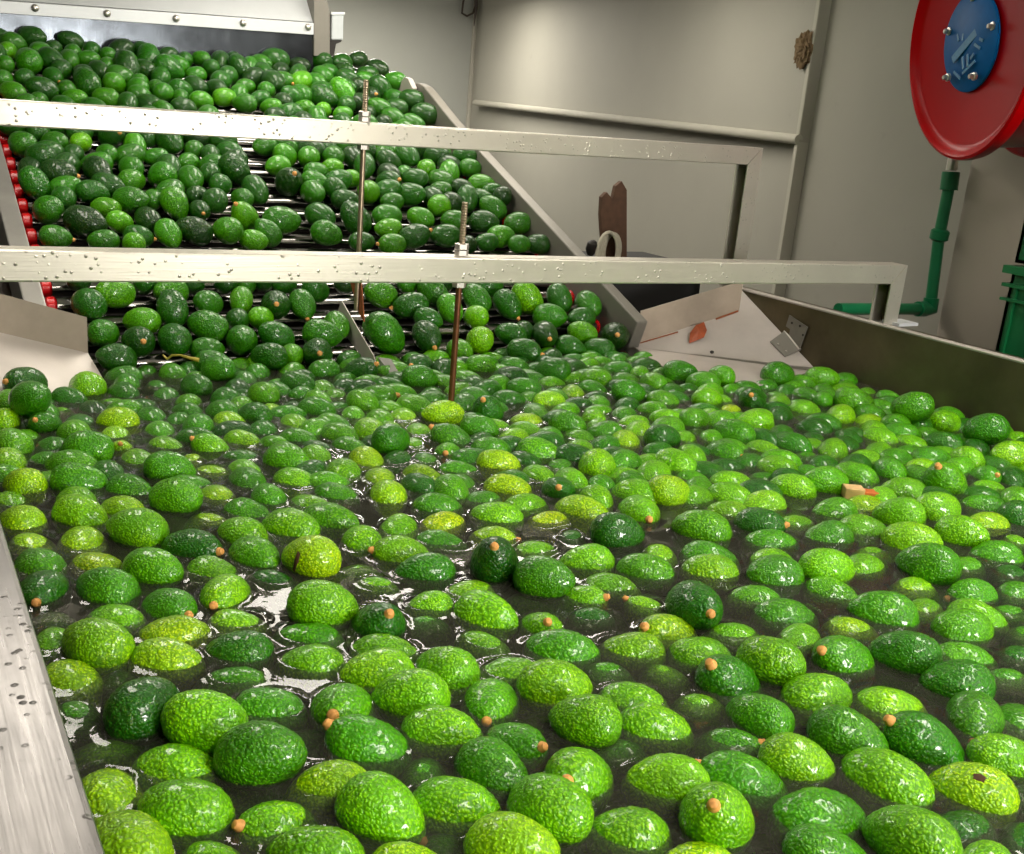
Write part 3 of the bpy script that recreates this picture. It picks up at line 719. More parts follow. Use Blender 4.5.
FRUIT = '''
166 1230 -21 81 4 5 -59 109 42 0 T|low-floating lime green avocado, second left of the dark upward-slanting one at left
205 1274 9 89 3 5 -45 109 36 0 T|floating light green avocado, first below-right of the stubbed one against the left rim
284 1224 -12 31 6 -2 95 109 42 0 T|floating lime green avocado, first above-right of the dark upward-slanting one at left
236 1284 -43 71 -5 5 71 99 12 0 T|low-floating dark green avocado, second above-left of the dark upward-slanting one at left
228 1099 12 31 -7 -2 -95 109 12 0 T|big dark green avocado slanting up to the right, lower left of tank
279 1036 19 95 2 6 -31 109 32 0 T|high-riding bright green avocado, first right of the dark upward-slanting one at left
344 1153 -33 95 -2 -7 -31 121 22 0 T|low-floating mid green avocado, second right of the dark upward-slanting one at left
370 1215 -11 95 -2 -7 -31 109 16 0 T|floating deep green avocado, second below-right of the stubbed one above a yellow one
162 1144 -24 59 0 0 81 88 22 0 T|sunken mid green avocado, first left of the dark upward-slanting one at left
175 1071 -38 95 -2 -7 -31 109 32 0 T|low-floating bright green avocado, first above-right of the lower left steel rim
164 983 -25 71 -5 -5 -71 121 42 0 T|low-floating lime green avocado, first right of the lower left steel rim
238 997 -17 31 -7 2 95 109 32 0 T|low-floating bright green avocado, first above the big pointed one at bottom left
225 910 -1 95 2 6 -31 109 32 0 T|big bright green avocado pointing right, lower left, beside a bright water sliver
163 875 -2 59 -6 4 81 121 42 0 T|floating lime green avocado, first below-left of the big pointed one at bottom left
235 836 -21 45 5 -3 89 88 32 0 T|low-floating bright green avocado, first below-left of the bottom-left yellow-stubbed one
222 1202 -30 71 0 0 71 88 12 0 T|sunken dark green avocado, first above-left of the dark upward-slanting one at left
306 982 -42 95 0 0 -31 88 22 0 T|sunken mid green avocado, first above-right of the big pointed one at bottom left
318 952 18 31 -7 2 95 109 22 0 T|high-riding mid green avocado, first above the bottom-left yellow-stubbed one
308 866 -23 96 0 30 0 109 32 1 T|green avocado with yellow orange stub at its left end, near the lower left rim
369 1070 -17 31 6 -2 95 109 22 0 T|low-floating mid green avocado, first left of the upper-left one of the twin-stubbed pair
447 1154 -19 95 -2 -7 -31 109 32 0 T|low-floating bright green avocado, first above-left of the upper-left one of the twin-stubbed pair
513 1086 -4 98 -1 -7 -16 109 36 0 T|floating light green avocado, first above-right of the upper-left one of the twin-stubbed pair
549 1143 -17 31 -7 2 95 109 32 0 T|low-floating bright green avocado, first below the dark one with an orange top stub
598 1060 -3 81 -4 -6 -59 109 32 0 T|floating bright green avocado, first below-right of the dark one with an orange top stub
524 1013 3 95 -2 -7 -31 109 32 0 T|floating bright green avocado, first right of the upper-left one of the twin-stubbed pair
444 1034 -14 85 -13 26 43 121 26 1 T|green avocado with pale stub, upper-left one of the pair with adjacent stubs
531 941 -9 31 -7 2 95 109 32 0 T|floating bright green avocado, first right of the lower-right one of the twin-stubbed pair
441 948 -11 91 9 28 -30 121 22 1 T|big green avocado, pale stub at upper left, lower-right of the pair with adjacent stubs
393 1001 -33 31 0 0 95 88 16 0 T|sunken deep green avocado, first left of the lower-right one of the twin-stubbed pair
375 904 -20 98 -1 -7 -16 109 42 0 T|low-floating lime green avocado, first left of the big one with a low orange stub
403 824 4 45 13 -7 88 109 32 1 T|big round bright green avocado with orange stub low on its right, bottom edge
483 813 -10 31 -7 2 95 109 32 0 T|floating bright green avocado, first right of the big one with a low orange stub
321 798 -8 95 2 6 -31 109 32 0 T|floating bright green avocado, first below-right of the bottom-left yellow-stubbed one
456 769 -35 16 6 -1 99 88 22 0 T|low-floating mid green avocado, first below-right of the big one with a low orange stub
617 973 -13 88 -7 13 45 109 26 1 T|floating grass green avocado, first below-left of the round pale one in the middle
681 1031 -28 99 1 6 -16 121 32 0 T|low-floating bright green avocado, first left of the round pale one in the middle
684 1116 -28 81 4 5 -59 109 32 0 T|low-floating bright green avocado, first above-left of the round pale one in the middle
550 847 -7 59 5 -4 81 109 22 0 T|floating mid green avocado, first left of the one with a beige stub on its shoulder
399 751 -10 16 6 -1 99 88 42 0 T|floating lime green avocado, first below the big one with a low orange stub
483 888 -28 45 0 0 -89 88 22 0 -
497 718 4 45 -7 3 89 109 42 0 T|floating lime green avocado, second below-left of the one with a beige stub on its shoulder
561 752 9 81 -4 -6 -59 109 32 0 T|floating bright green avocado, first below-left of the one with a beige stub on its shoulder
601 889 -16 56 -24 17 77 109 22 1 T|low-floating mid green avocado, first above-left of the one with a beige stub on its shoulder
708 964 3 16 6 -1 99 109 36 0 T|nearly round light green avocado riding high, lower middle of the tank
776 1051 -13 31 -7 2 95 121 22 0 T|floating mid green avocado, first above the round pale one in the middle
870 1019 -15 95 -2 -7 -31 109 36 0 T|floating light green avocado, first above-right of the round pale one in the middle
955 965 -12 16 6 -1 99 109 32 0 T|floating bright green avocado, first above-left of the two-tone one with a top stub
941 893 -15 90 0 43 0 134 16 1 T|two-tone avocado, near black left half, green right half, beige stub on top
808 984 -25 16 0 0 99 88 22 0 T|sunken mid green avocado, first right of the round pale one in the middle
882 947 -29 45 0 0 89 88 32 0 T|sunken bright green avocado, first left of the two-tone one with a top stub
873 868 -24 16 0 0 99 88 32 0 T|sunken bright green avocado, first below-left of the two-tone one with a top stub
687 870 15 89 -3 -7 -45 99 32 0 T|high-riding bright green avocado, first below-right of the round pale one in the middle
793 909 -19 31 6 -2 95 109 32 0 T|low-floating bright green avocado, second right of the round pale one in the middle
777 845 -11 31 6 -2 95 109 32 0 T|floating bright green avocado, first above the lime-tipped pointed one
906 801 3 81 -4 -6 -59 99 22 0 T|floating mid green avocado, first below-right of the two-tone one with a top stub
843 788 -29 30 -28 9 91 109 22 1 T|low-floating mid green avocado with a stub, first above-right of the lime-tipped pointed one
631 799 -8 91 -9 28 30 121 32 1 T|dark and green avocado, beige stub at lower left, upright curl of water behind it
712 832 -28 16 0 0 99 88 22 0 -
717 751 -8 95 -2 -7 -31 109 36 0 T|glossy green avocado with lime right tip, bottom middle, above the longest one
806 719 -18 88 7 13 -45 121 22 1 T|low-floating mid green avocado with a stub, first above-right of the longest one at the bottom
720 671 2 86 -13 41 28 121 32 1 T|longest avocado at the bottom edge, glossy green with a small beige stub on top
627 703 -19 95 -2 -7 -31 109 32 0 T|low-floating bright green avocado, first below-left of the lime-tipped pointed one
665 632 -18 99 1 6 -16 99 42 0 T|low-floating lime green avocado, first below the longest one at the bottom
1010 888 15 59 -6 4 81 109 32 0 T|high-riding bright green avocado, first above-right of the two-tone one with a top stub
1136 873 -7 96 0 30 0 121 22 1 T|glossy speckled green avocado with beige brown stub on its upper left side
1219 832 11 89 -3 -7 -45 109 16 0 T|floating deep green avocado, second right of the glossy one with a brown side stub
1330 806 -19 31 6 -2 95 109 26 0 T|low-floating grass green avocado, fourth right of the glossy one with a brown side stub
1422 779 -30 0 7 0 100 109 12 0 T|low-floating dark green avocado, fifth above the yellow one with a brown bruise
1227 853 -43 16 0 0 99 88 22 1 T|sunken mid green avocado, first right of the glossy one with a brown side stub
1022 811 -4 16 -7 1 98 109 32 0 T|floating bright green avocado, first below-left of the glossy one with a brown side stub
1228 753 4 95 -2 -7 -31 109 16 0 T|floating deep green avocado, third right of the glossy one with a brown side stub
1111 762 -22 16 6 -1 99 121 36 0 T|low-floating light green avocado, first below-right of the glossy one with a brown side stub
1331 746 -23 99 0 0 -16 88 22 0 T|sunken mid green avocado, second above the yellow one with a brown bruise
1179 687 -5 95 0 0 31 109 22 1 T|floating mid green avocado with a stub, first above the yellow one with a brown bruise
1247 668 -30 31 6 2 -95 121 22 0 T|low-floating mid green avocado, second above-right of the yellow one with a brown bruise
979 722 5 45 5 -3 89 109 22 0 T|floating mid green avocado, first above-left of the long half-lime one
1060 673 0 91 9 28 -30 121 16 1 T|floating deep green avocado with a stub, first above-right of the long half-lime one
881 711 2 31 6 -2 95 99 36 0 T|floating light green avocado, first left of the long half-lime one
1129 608 0 31 6 -2 95 99 32 0 T|floating bright green avocado, first above-right of the yellow one with a brown bruise
958 643 -6 59 -6 4 81 121 32 0 T|long slanting avocado, dark at left and lime along its right side, lower right
1036 588 -4 89 -3 -7 -45 109 42 0 T|yellow and green pointed avocado with a brown bruised patch, lower right
836 632 -12 16 -7 1 98 121 22 0 T|floating mid green avocado, first below-left of the long half-lime one
875 547 15 81 -4 -6 -59 109 32 0 T|big smooth green avocado at the bottom edge, lower right, lime right flank
794 581 -4 31 6 -2 95 99 22 0 T|floating mid green avocado, first left of the big smooth one at bottom right
969 551 -26 100 0 -6 0 109 12 0 T|low-floating dark green avocado, first right of the big smooth one at bottom right
1023 504 -29 98 -1 7 16 109 12 0 T|low-floating dark green avocado, second below-right of the yellow one with a brown bruise
1094 558 -30 95 2 -6 31 88 12 0 T|low-floating dark green avocado, first below-right of the yellow one with a brown bruise
938 496 -10 99 1 -6 16 88 32 0 -
171 1850 -25 59 5 -4 81 109 32 0 T|low-floating bright green avocado, fifth above the stubbed one against the left rim
174 1759 -12 81 -4 -6 -59 109 42 0 T|floating lime green avocado, third above the stubbed one against the left rim
177 1663 -30 81 4 5 -59 121 42 0 T|low-floating lime green avocado, second above the stubbed one against the left rim
177 1571 -12 81 4 5 -59 109 22 0 T|floating mid green avocado, first above the stubbed one against the left rim
170 1475 -8 80 -9 12 58 109 12 1 T|dark green avocado with orange stem stub, wedged against the left steel rim
173 1400 -39 81 4 5 -59 109 32 0 T|low-floating bright green avocado, first below the stubbed one against the left rim
162 1328 -16 71 4 4 -71 88 32 0 -
262 1734 3 45 5 -3 89 109 36 0 T|floating light green avocado, third below the big bumpy one at far left
251 1644 -21 71 4 4 -71 121 42 0 T|low-floating lime green avocado, second above-right of the stubbed one against the left rim
255 1544 -21 89 3 5 -45 109 46 0 T|low-floating yellow green avocado, first above-right of the stubbed one against the left rim
249 1444 1 89 3 5 -45 109 22 0 T|floating mid green avocado, first right of the stubbed one against the left rim
247 1363 -20 45 -7 3 89 109 32 0 T|low-floating bright green avocado, first left of the stubbed one above a yellow one
307 1289 -14 16 -7 1 98 109 46 0 T|floating yellow green avocado, first below the stubbed one above a yellow one
319 1365 -8 58 -12 9 80 109 22 1 T|green avocado with orange stub at its tip, right above a yellow green one
334 1754 -13 59 -6 4 81 109 42 0 T|floating lime green avocado, second below-left of the big glossy one with lime end at left
329 1624 14 95 2 6 -31 109 32 0 T|high-riding bright green avocado, first below-left of the big glossy one with lime end at left
323 1480 5 45 -7 3 89 109 26 0 T|floating grass green avocado, first above the stubbed one above a yellow one
399 1554 -8 45 -13 7 88 121 12 1 T|floating dark green avocado, first below the big glossy one with lime end at left
410 1463 -18 45 5 -3 89 109 32 0 T|low-floating bright green avocado, first above-right of the stubbed one above a yellow one
459 1670 -31 89 3 5 -45 109 42 0 -
400 1373 -7 88 -7 13 45 109 36 1 T|floating light green avocado, first right of the stubbed one above a yellow one
397 1293 -25 31 6 -2 95 109 36 0 T|low-floating light green avocado, first below-right of the stubbed one above a yellow one
487 1582 -5 81 -4 -6 -59 109 32 0 T|floating bright green avocado, second left of the yellow one with a brown gash
480 1487 -4 59 -6 4 81 109 26 0 T|floating grass green avocado, first left of the yellow one with a brown gash
529 1679 -17 45 5 -3 89 109 22 0 T|low-floating mid green avocado, second above-left of the yellow one with a brown gash
573 1582 -7 45 -7 3 89 121 32 0 T|floating bright green avocado, first above-left of the yellow one with a brown gash
645 1682 -23 45 -7 3 89 109 32 0 T|low-floating bright green avocado, first above the yellow one with a brown gash
649 1593 -8 45 -7 3 89 121 26 0 T|floating grass green avocado, first above the small left reflection patch
667 1498 -13 59 -6 -4 -81 109 32 0 T|floating bright green avocado, first above-right of the small left reflection patch
546 1420 16 89 -3 -7 -45 109 46 0 T|big yellow green avocado split by a dark brown gash
482 1406 -23 89 3 5 -45 99 12 0 -
606 1402 -40 98 -1 -7 -16 121 32 0 T|low-floating bright green avocado, first below the small left reflection patch
508 1263 15 16 6 -1 99 109 32 0 T|high-riding bright green avocado, first below the yellow one with a brown gash
624 1336 -23 31 0 0 95 88 32 0 T|sunken bright green avocado, first above the dark one with an orange top stub
568 1209 -9 64 -31 31 64 121 12 1 T|dark green avocado with bright orange stub on top, left of a reddish stub
470 1220 -27 95 2 6 -31 121 22 0 T|low-floating mid green avocado, first left of the dark one with an orange top stub
750 1529 -17 45 5 3 -89 109 32 0 T|low-floating bright green avocado, second right of the small left reflection patch
702 1420 -6 98 2 15 -15 109 36 1 T|floating light green avocado with a stub, first right of the small left reflection patch
861 1595 -12 16 6 -1 99 109 22 0 T|floating mid green avocado, second above-left of the blackest one by the pale reflection
833 1520 -17 16 6 1 -99 109 50 0 T|low-floating yellow green avocado, first above-left of the blackest one by the pale reflection
796 1450 -28 31 6 -2 95 121 22 0 T|low-floating mid green avocado, first left of the blackest one by the pale reflection
937 1514 -7 95 2 6 -31 109 32 0 T|floating bright green avocado, first below the lower of two stacked yellow ones
886 1437 -16 31 -14 5 94 99 42 1 T|low-floating lime green avocado with a stub, first above the blackest one by the pale reflection
810 1303 17 80 -20 39 41 121 6 1 T|very dark green avocado with beige stub on top, beside the pale water reflection
1024 1550 -17 0 6 0 100 109 32 0 -
1022 1472 -24 100 0 -6 0 109 50 0 -
1107 1487 -10 89 3 5 -45 121 42 0 T|floating lime green avocado, second above-left of the dark one right of the pale reflection
1022 1394 -21 45 5 3 -89 88 12 0 -
935 1365 -26 0 6 0 100 109 32 0 -
980 1287 -7 98 -1 -7 -16 109 32 0 T|floating bright green avocado, first below-left of the dark one right of the pale reflection
707 1346 -7 98 -1 -7 -16 109 16 0 T|floating deep green avocado, second left of the blackest one by the pale reflection
664 1244 -14 98 -2 -15 -15 88 32 1 T|floating bright green avocado, first above-right of the dark one with an orange top stub
742 1264 -26 100 0 -6 0 109 36 0 T|low-floating light green avocado, first below-left of the blackest one by the pale reflection
729 1180 -6 59 -6 4 81 121 32 0 T|floating bright green avocado, first below the blackest one by the pale reflection
855 1223 18 45 -7 3 89 109 22 0 T|high-riding mid green avocado, second right of the blackest one by the pale reflection
899 1181 -17 43 -26 13 85 99 32 1 T|low-floating bright green avocado, second below the dark one right of the pale reflection
967 1199 -20 31 -7 2 95 109 32 0 T|low-floating bright green avocado, first below the dark one right of the pale reflection
831 1224 -36 31 0 0 95 88 22 0 T|sunken mid green avocado, first below-right of the blackest one by the pale reflection
642 1199 -28 16 0 0 99 88 22 0 -
789 1127 -20 73 -26 35 53 109 32 1 T|low-floating bright green avocado with a stub, second above the round pale one in the middle
877 1121 -19 16 0 0 99 88 12 0 T|sunken dark green avocado, second above-right of the round pale one in the middle
1084 1344 15 16 6 -1 99 109 12 0 T|dark bumpy avocado riding high between two pale water reflections
1209 1441 -8 80 -9 12 58 121 32 1 T|floating bright green avocado, first above-right of the dark one right of the pale reflection
1122 1269 -26 89 3 -5 45 109 36 0 -
1052 1220 -7 95 2 6 -31 109 26 0 T|floating grass green avocado, first below-right of the dark one right of the pale reflection
1260 1320 4 95 2 6 -31 121 26 0 T|floating grass green avocado, first right of the dark one right of the pale reflection
1390 1390 -16 99 1 6 -16 109 36 0 -
1484 1395 -8 98 -1 -7 -16 109 36 0 T|floating light green avocado, fourth below-right of the olive one with a pink stub
1388 1304 2 45 -13 7 88 109 12 1 T|floating dark green avocado with a stub, fifth below the olive one with a pink stub
1361 1243 -18 16 -7 1 98 121 22 0 T|low-floating mid green avocado, third above-right of the half-brown half-green round one
1486 1299 -26 0 6 0 100 109 32 0 -
1206 1233 -19 31 6 -2 95 121 22 0 T|low-floating mid green avocado, second above the half-brown half-green round one
1159 1183 -7 31 -7 2 95 109 36 0 T|floating light green avocado, first above the half-brown half-green round one
1304 1176 -17 0 6 0 100 109 32 0 T|low-floating bright green avocado, second above-right of the half-brown half-green round one
1247 1120 3 99 1 6 -16 109 22 0 T|floating mid green avocado, first above-right of the half-brown half-green round one
1165 1080 -21 99 1 6 -16 109 26 0 T|low-floating grass green avocado, first right of the half-brown half-green round one
1169 1011 -19 16 6 -1 99 121 22 0 T|low-floating mid green avocado, second above-left of the glossy one with a brown side stub
1020 1059 16 80 -9 12 58 121 12 1 T|large round avocado, brown left half and green right half, beige stub facing forward
981 1118 -26 85 13 26 -43 99 36 1 T|low-floating light green avocado with a stub, first left of the half-brown half-green round one
956 1041 -18 96 0 30 0 121 42 1 T|low-floating lime green avocado with a stub, first below-left of the half-brown half-green round one
1046 1001 -26 99 1 6 -16 109 32 0 T|low-floating bright green avocado, first above the two-tone one with a top stub
935 1141 -46 45 0 0 -89 88 12 0 -
1127 947 -19 99 1 -6 16 99 32 0 -
1483 1221 -7 98 -1 -7 -16 109 22 0 T|floating mid green avocado, second below-left of the wood chip
1304 1044 -17 45 5 -3 89 109 26 0 T|low-floating grass green avocado, second above the glossy one with a brown side stub
1599 1312 -7 98 -1 -7 -16 109 26 0 T|floating grass green avocado, first below-left of the wood chip
1690 1320 -17 98 -1 -7 -16 109 42 0 -
1584 1225 -8 31 -7 2 95 109 32 0 T|floating bright green avocado, second below the wood chip
1684 1226 15 89 -3 -7 -45 109 32 0 T|high-riding bright green avocado, second below-right of the wood chip
1795 1226 15 99 1 6 -16 109 32 0 T|high-riding bright green avocado, first above the big dark-and-lime round one at right
1960 1228 -10 95 2 6 -31 109 22 0 T|floating mid green avocado, third above-right of the big dark-and-lime round one at right
1965 1156 2 16 -7 -1 -98 109 12 0 T|floating dark green avocado, sixth above-right of the big dark-and-lime round one at right
1871 1158 -14 99 1 6 -16 109 42 0 -
1610 1134 4 45 -7 3 89 121 36 0 T|floating light green avocado, first above-left of the big dark-and-lime round one at right
1729 1116 13 59 -6 4 81 109 32 0 T|high-riding bright green avocado, first above-right of the big dark-and-lime round one at right
1524 1035 16 81 -4 -6 -59 121 22 0 T|big round avocado, dark left and lime right, riding high near the right edge
1522 1143 -31 0 6 0 100 109 32 0 -
1347 1100 10 16 6 -1 99 109 32 0 T|floating bright green avocado, third left of the big dark-and-lime round one at right
1439 1099 -17 98 -1 7 16 109 32 0 T|low-floating bright green avocado, second left of the big dark-and-lime round one at right
1457 1009 -33 100 0 -6 0 121 36 0 T|low-floating light green avocado, first below the big dark-and-lime round one at right
1314 950 -1 95 2 6 -31 121 22 0 T|floating mid green avocado, first above-right of the glossy one with a brown side stub
1406 945 -28 99 1 -6 16 109 32 0 -
1528 945 -6 99 0 0 -16 99 22 1 T|floating mid green avocado, second below-right of the big dark-and-lime round one at right
1636 1033 -26 99 1 -6 16 109 26 0 -
1730 1043 -10 95 -2 -7 -31 109 22 0 T|floating mid green avocado, first right of the big dark-and-lime round one at right
1692 983 -27 98 -1 7 16 109 12 0 -
1849 1080 -21 31 -7 -2 -95 88 32 0 -
1460 884 -11 45 5 -3 89 109 32 0 T|floating bright green avocado, third below-right of the big dark-and-lime round one at right
1391 860 1 16 -7 1 98 109 26 0 T|floating grass green avocado, fourth below-right of the big dark-and-lime round one at right
1237 942 -26 16 6 -1 99 109 42 0 T|low-floating lime green avocado, first above the glossy one with a brown side stub
1541 880 -31 0 6 0 100 109 22 0 -
1623 924 -22 16 6 1 -99 109 22 0 T|low-floating mid green avocado, fifth below-right of the big dark-and-lime round one at right
1498 822 -26 16 -7 -1 -98 99 22 0 -
268 2476 38 94 -5 14 31 115 8 1 T|big dark avocado with yellow stub resting against the left guide plate
259 2290 57 58 -12 9 80 115 18 0 T|high-riding mid green avocado, first below the big stubbed one by the left plate
229 2393 15 71 4 4 -71 104 28 0 T|high-riding bright green avocado, first below-left of the big stubbed one by the left plate
208 2303 3 71 -5 5 71 94 38 0 -
235 2220 -24 71 -5 -5 -71 104 28 0 -
203 2134 7 81 4 5 -59 104 28 0 T|floating bright green avocado, third left of the big bumpy one at far left
184 2037 -3 71 -5 5 71 104 36 0 T|floating light green avocado, fourth left of the big bumpy one at far left
198 1917 -1 81 -4 -6 -59 104 42 0 T|floating lime green avocado, fifth below-left of the big bumpy one at far left
405 2526 8 81 -4 -6 -59 115 34 0 T|floating light green avocado, first right of the big stubbed one by the left plate
358 2463 -8 45 5 -3 89 104 14 0 T|floating deep green avocado, second below-right of the big stubbed one by the left plate
508 2624 -3 98 -1 -7 -16 104 18 0 -
481 2483 -8 59 5 -4 81 104 14 0 -
445 2427 -25 16 -7 1 98 94 28 0 -
628 2634 -3 71 4 4 -71 104 24 0 -
330 2390 -30 71 -5 -5 -71 104 28 0 -
278 2253 5 85 -13 26 43 94 18 1 -
328 2195 -2 71 -5 5 71 104 28 0 -
423 2253 1 31 -7 2 95 104 44 0 -
403 2176 -22 71 4 -4 71 104 38 0 -
399 2092 -16 73 -26 35 53 84 42 1 -
327 2044 19 99 1 6 -16 104 22 0 T|big bumpy dark green avocado riding high at the upper left of the tank
280 2145 -25 71 -5 -5 -71 115 18 0 -
256 2049 -19 59 -6 4 81 104 22 0 -
245 1960 -27 71 -5 5 71 104 32 0 -
286 1894 6 16 6 -1 99 109 22 0 T|floating mid green avocado, first below the big bumpy one at far left
345 1946 -13 71 4 -4 71 104 16 0 -
368 1846 -12 45 5 -3 89 109 22 0 T|floating mid green avocado, first left of the big glossy one with lime end at left
269 1818 -14 71 4 -4 71 109 32 0 -
411 2010 -23 71 4 -4 71 115 32 0 -
448 1905 9 16 6 -1 99 104 22 0 T|floating mid green avocado, first above the big glossy one with lime end at left
421 1742 15 45 -7 3 89 109 26 0 T|big glossy green avocado directly below another big green one, upper left of tank
572 2545 -26 71 4 4 -71 104 18 0 -
569 2446 -18 81 4 -5 59 104 18 0 -
602 2378 -13 80 -9 12 58 104 28 1 -
647 2465 7 59 -6 4 81 104 14 0 -
501 2378 -20 88 -7 13 45 104 14 1 -
499 2284 -14 71 4 -4 71 104 18 0 -
549 2243 -14 59 5 4 -81 94 18 0 -
573 2176 0 59 5 4 -81 104 18 0 -
492 2172 -16 71 4 -4 71 104 24 0 -
486 2079 -19 45 5 -3 89 104 32 0 -
509 1982 -21 81 4 -5 59 84 42 0 -
393 2372 -17 71 4 -4 71 104 8 0 -
353 2292 -25 71 -5 -5 -71 115 14 0 -
727 2571 25 89 -3 -7 -45 104 18 0 T|high-riding mid green avocado, third right of the yellow stalk
834 2588 -3 81 -4 6 59 104 18 0 -
527 1904 -27 95 2 6 -31 104 42 0 -
936 2609 -15 89 3 -5 45 115 24 0 -
897 2452 7 31 6 -2 95 104 14 0 -
1008 2560 7 98 -1 7 16 104 18 0 -
1104 2535 8 43 -26 13 85 115 8 1 T|floating dark green avocado with a stub, third left of the lane divider tip
779 2370 7 81 -4 -6 -59 104 28 0 -
692 2375 -4 59 -6 -4 -81 115 14 0 -
766 2281 -26 81 -4 6 59 115 38 0 -
649 2206 -12 81 4 5 -59 104 38 0 -
712 2223 0 81 -4 -6 -59 104 14 0 -
700 2129 -13 59 -6 -4 -81 104 14 0 -
637 2066 -13 45 5 -3 89 104 36 0 -
560 2033 -3 94 5 29 -15 94 32 1 -
601 1969 -22 99 1 6 -16 104 16 0 -
785 2161 -13 71 4 4 -71 104 34 0 -
900 2320 -9 71 4 -4 71 104 28 0 -
959 2361 -22 81 4 -5 59 104 28 0 -
862 2231 1 95 2 6 -31 104 18 0 -
866 2131 -13 45 5 -3 89 104 24 0 -
982 2252 7 81 4 5 -59 104 28 0 -
937 2186 -12 59 5 4 -81 94 28 0 -
1053 2314 -4 31 -14 5 94 115 24 1 -
1118 2391 -3 31 -7 2 95 104 14 0 -
1048 2151 -19 59 5 4 -81 115 38 0 -
977 2130 -9 81 -4 6 59 104 28 0 -
915 2045 -4 59 5 4 -81 115 36 0 T|floating light green avocado, sixth below-left of the lane divider tip
752 2048 -13 31 6 -2 95 104 22 0 -
915 1926 19 16 -7 -1 -98 104 16 0 T|high-riding deep green avocado, fourth below-left of the lime one at the rod foot
837 1965 -15 45 5 -3 89 104 22 0 -
748 1929 -13 71 4 -4 71 104 32 0 -
679 1905 -2 45 0 0 89 115 26 1 T|floating grass green avocado with a stub, sixth above-left of the small left reflection patch
835 1871 -12 71 4 -4 71 109 46 0 -
765 1827 -15 59 5 4 -81 121 32 0 T|low-floating bright green avocado, fifth above the small left reflection patch
660 1802 -13 45 5 -3 89 109 32 0 -
574 1825 -12 71 4 -4 71 109 22 0 T|floating mid green avocado, fourth right of the big glossy one with lime end at left
582 1734 -9 71 4 4 -71 99 22 0 -
502 1777 -22 71 4 4 -71 109 42 0 -
705 1710 -18 45 5 -3 89 109 22 0 T|low-floating mid green avocado, second above the small left reflection patch
820 1773 -18 81 -4 6 59 109 42 0 -
795 1679 -8 59 -6 -4 -81 109 42 0 T|floating lime green avocado, second above-right of the small left reflection patch
898 1862 -23 89 3 -5 45 109 12 0 -
831 2296 -26 81 4 -5 59 94 8 0 -
750 2484 -13 59 5 4 -81 104 8 0 -
1017 2441 -17 95 2 -6 31 104 8 0 -
1214 2403 19 16 6 -1 99 104 18 0 T|high-riding mid green avocado, first right of the lane divider tip
1282 2547 8 94 -5 14 31 115 8 1 -
1331 2497 8 89 -3 7 45 104 8 0 -
1463 2516 7 16 6 -1 99 104 24 0 -
1288 2315 -8 16 6 1 -99 104 28 0 -
1363 2371 -8 59 5 4 -81 104 14 0 -
1577 2511 -3 31 6 -2 95 104 18 0 -
1472 2369 8 89 -3 -7 -45 115 8 0 T|floating dark green avocado, fourth above-right of the black-and-stub one by the rod
1458 2274 7 95 2 6 -31 104 18 0 -
1628 2394 21 89 -3 -7 -45 115 14 0 -
1830 2509 -11 99 1 -6 16 104 28 0 -
1719 2309 7 31 -7 2 95 104 28 0 -
1590 2331 -13 0 6 0 100 104 28 0 -
1590 2231 -13 59 5 4 -81 104 38 0 -
1469 2162 -3 0 6 0 100 104 38 0 -
1368 2202 -3 16 -7 1 98 104 14 0 -
1599 2128 -13 59 5 4 -81 104 24 0 -
1245 2093 8 86 -13 41 28 115 12 1 T|dark green avocado with orange stub on top, just right of the rusty rod
1230 2185 -3 89 3 -5 45 104 18 0 -
1126 2098 8 99 1 6 -16 115 42 0 T|long lime green avocado floating directly in front of the rusty rod foot
1179 2271 -15 100 0 7 0 115 18 0 -
1319 2029 -13 0 6 0 100 104 46 0 T|small yellow green avocado floating alone, to the right of the rod foot
1386 1954 7 31 6 -2 95 104 22 0 T|floating mid green avocado, second right of the lone yellow one behind the middle
1474 1950 -12 89 -3 7 45 94 32 0 -
1162 1983 7 31 6 -2 95 104 22 0 T|floating mid green avocado, first below the black-and-stub one by the rod
1221 1924 -13 16 6 1 -99 104 36 0 -
1301 1899 -13 89 3 -5 45 109 22 0 -
1033 2036 -24 81 -4 6 59 115 32 0 -
1069 1949 -4 91 9 28 -30 115 22 1 T|floating mid green avocado with a stub, second below the lime one at the rod foot
1030 1884 -21 85 -13 26 43 109 26 1 -
1118 1849 -3 0 6 0 100 109 22 0 T|floating mid green avocado, third below-left of the lone yellow one behind the middle
1217 1808 -5 31 6 -2 95 121 26 0 T|floating grass green avocado, second below the lone yellow one behind the middle
1328 1818 -24 89 3 -5 45 121 32 0 -
1090 1768 -4 31 6 -2 95 109 46 0 T|floating yellow green avocado, second above the lower of two stacked yellow ones
1217 1728 -22 31 6 2 -95 99 22 0 -
1137 1685 -18 71 4 -4 71 109 32 0 -
1283 1684 3 45 -7 -3 -89 121 36 0 T|floating light green avocado, sixth above the dark one right of the pale reflection
960 1849 -25 59 5 4 -81 109 22 0 -
901 1752 -13 81 4 5 -59 109 42 0 T|floating lime green avocado, sixth below the lime one at the rod foot
997 1770 -19 16 6 -1 99 109 22 0 -
958 1691 -27 81 4 -5 59 121 22 0 -
1033 1636 -7 31 6 -2 95 109 46 0 T|rounded yellow green avocado, lower of two stacked yellow ones in the tank middle
1124 1592 -5 85 -13 26 43 109 12 1 -
1236 1601 -15 45 -7 -3 -89 99 22 0 -
954 1606 -24 100 0 -6 0 109 22 0 -
978 1950 -18 81 -4 6 59 84 32 0 -
2012 2295 20 45 -7 3 89 115 18 0 T|high-riding mid green avocado, fifth above-right of the one before the guard end
2107 2221 19 71 -5 -5 -71 104 24 0 -
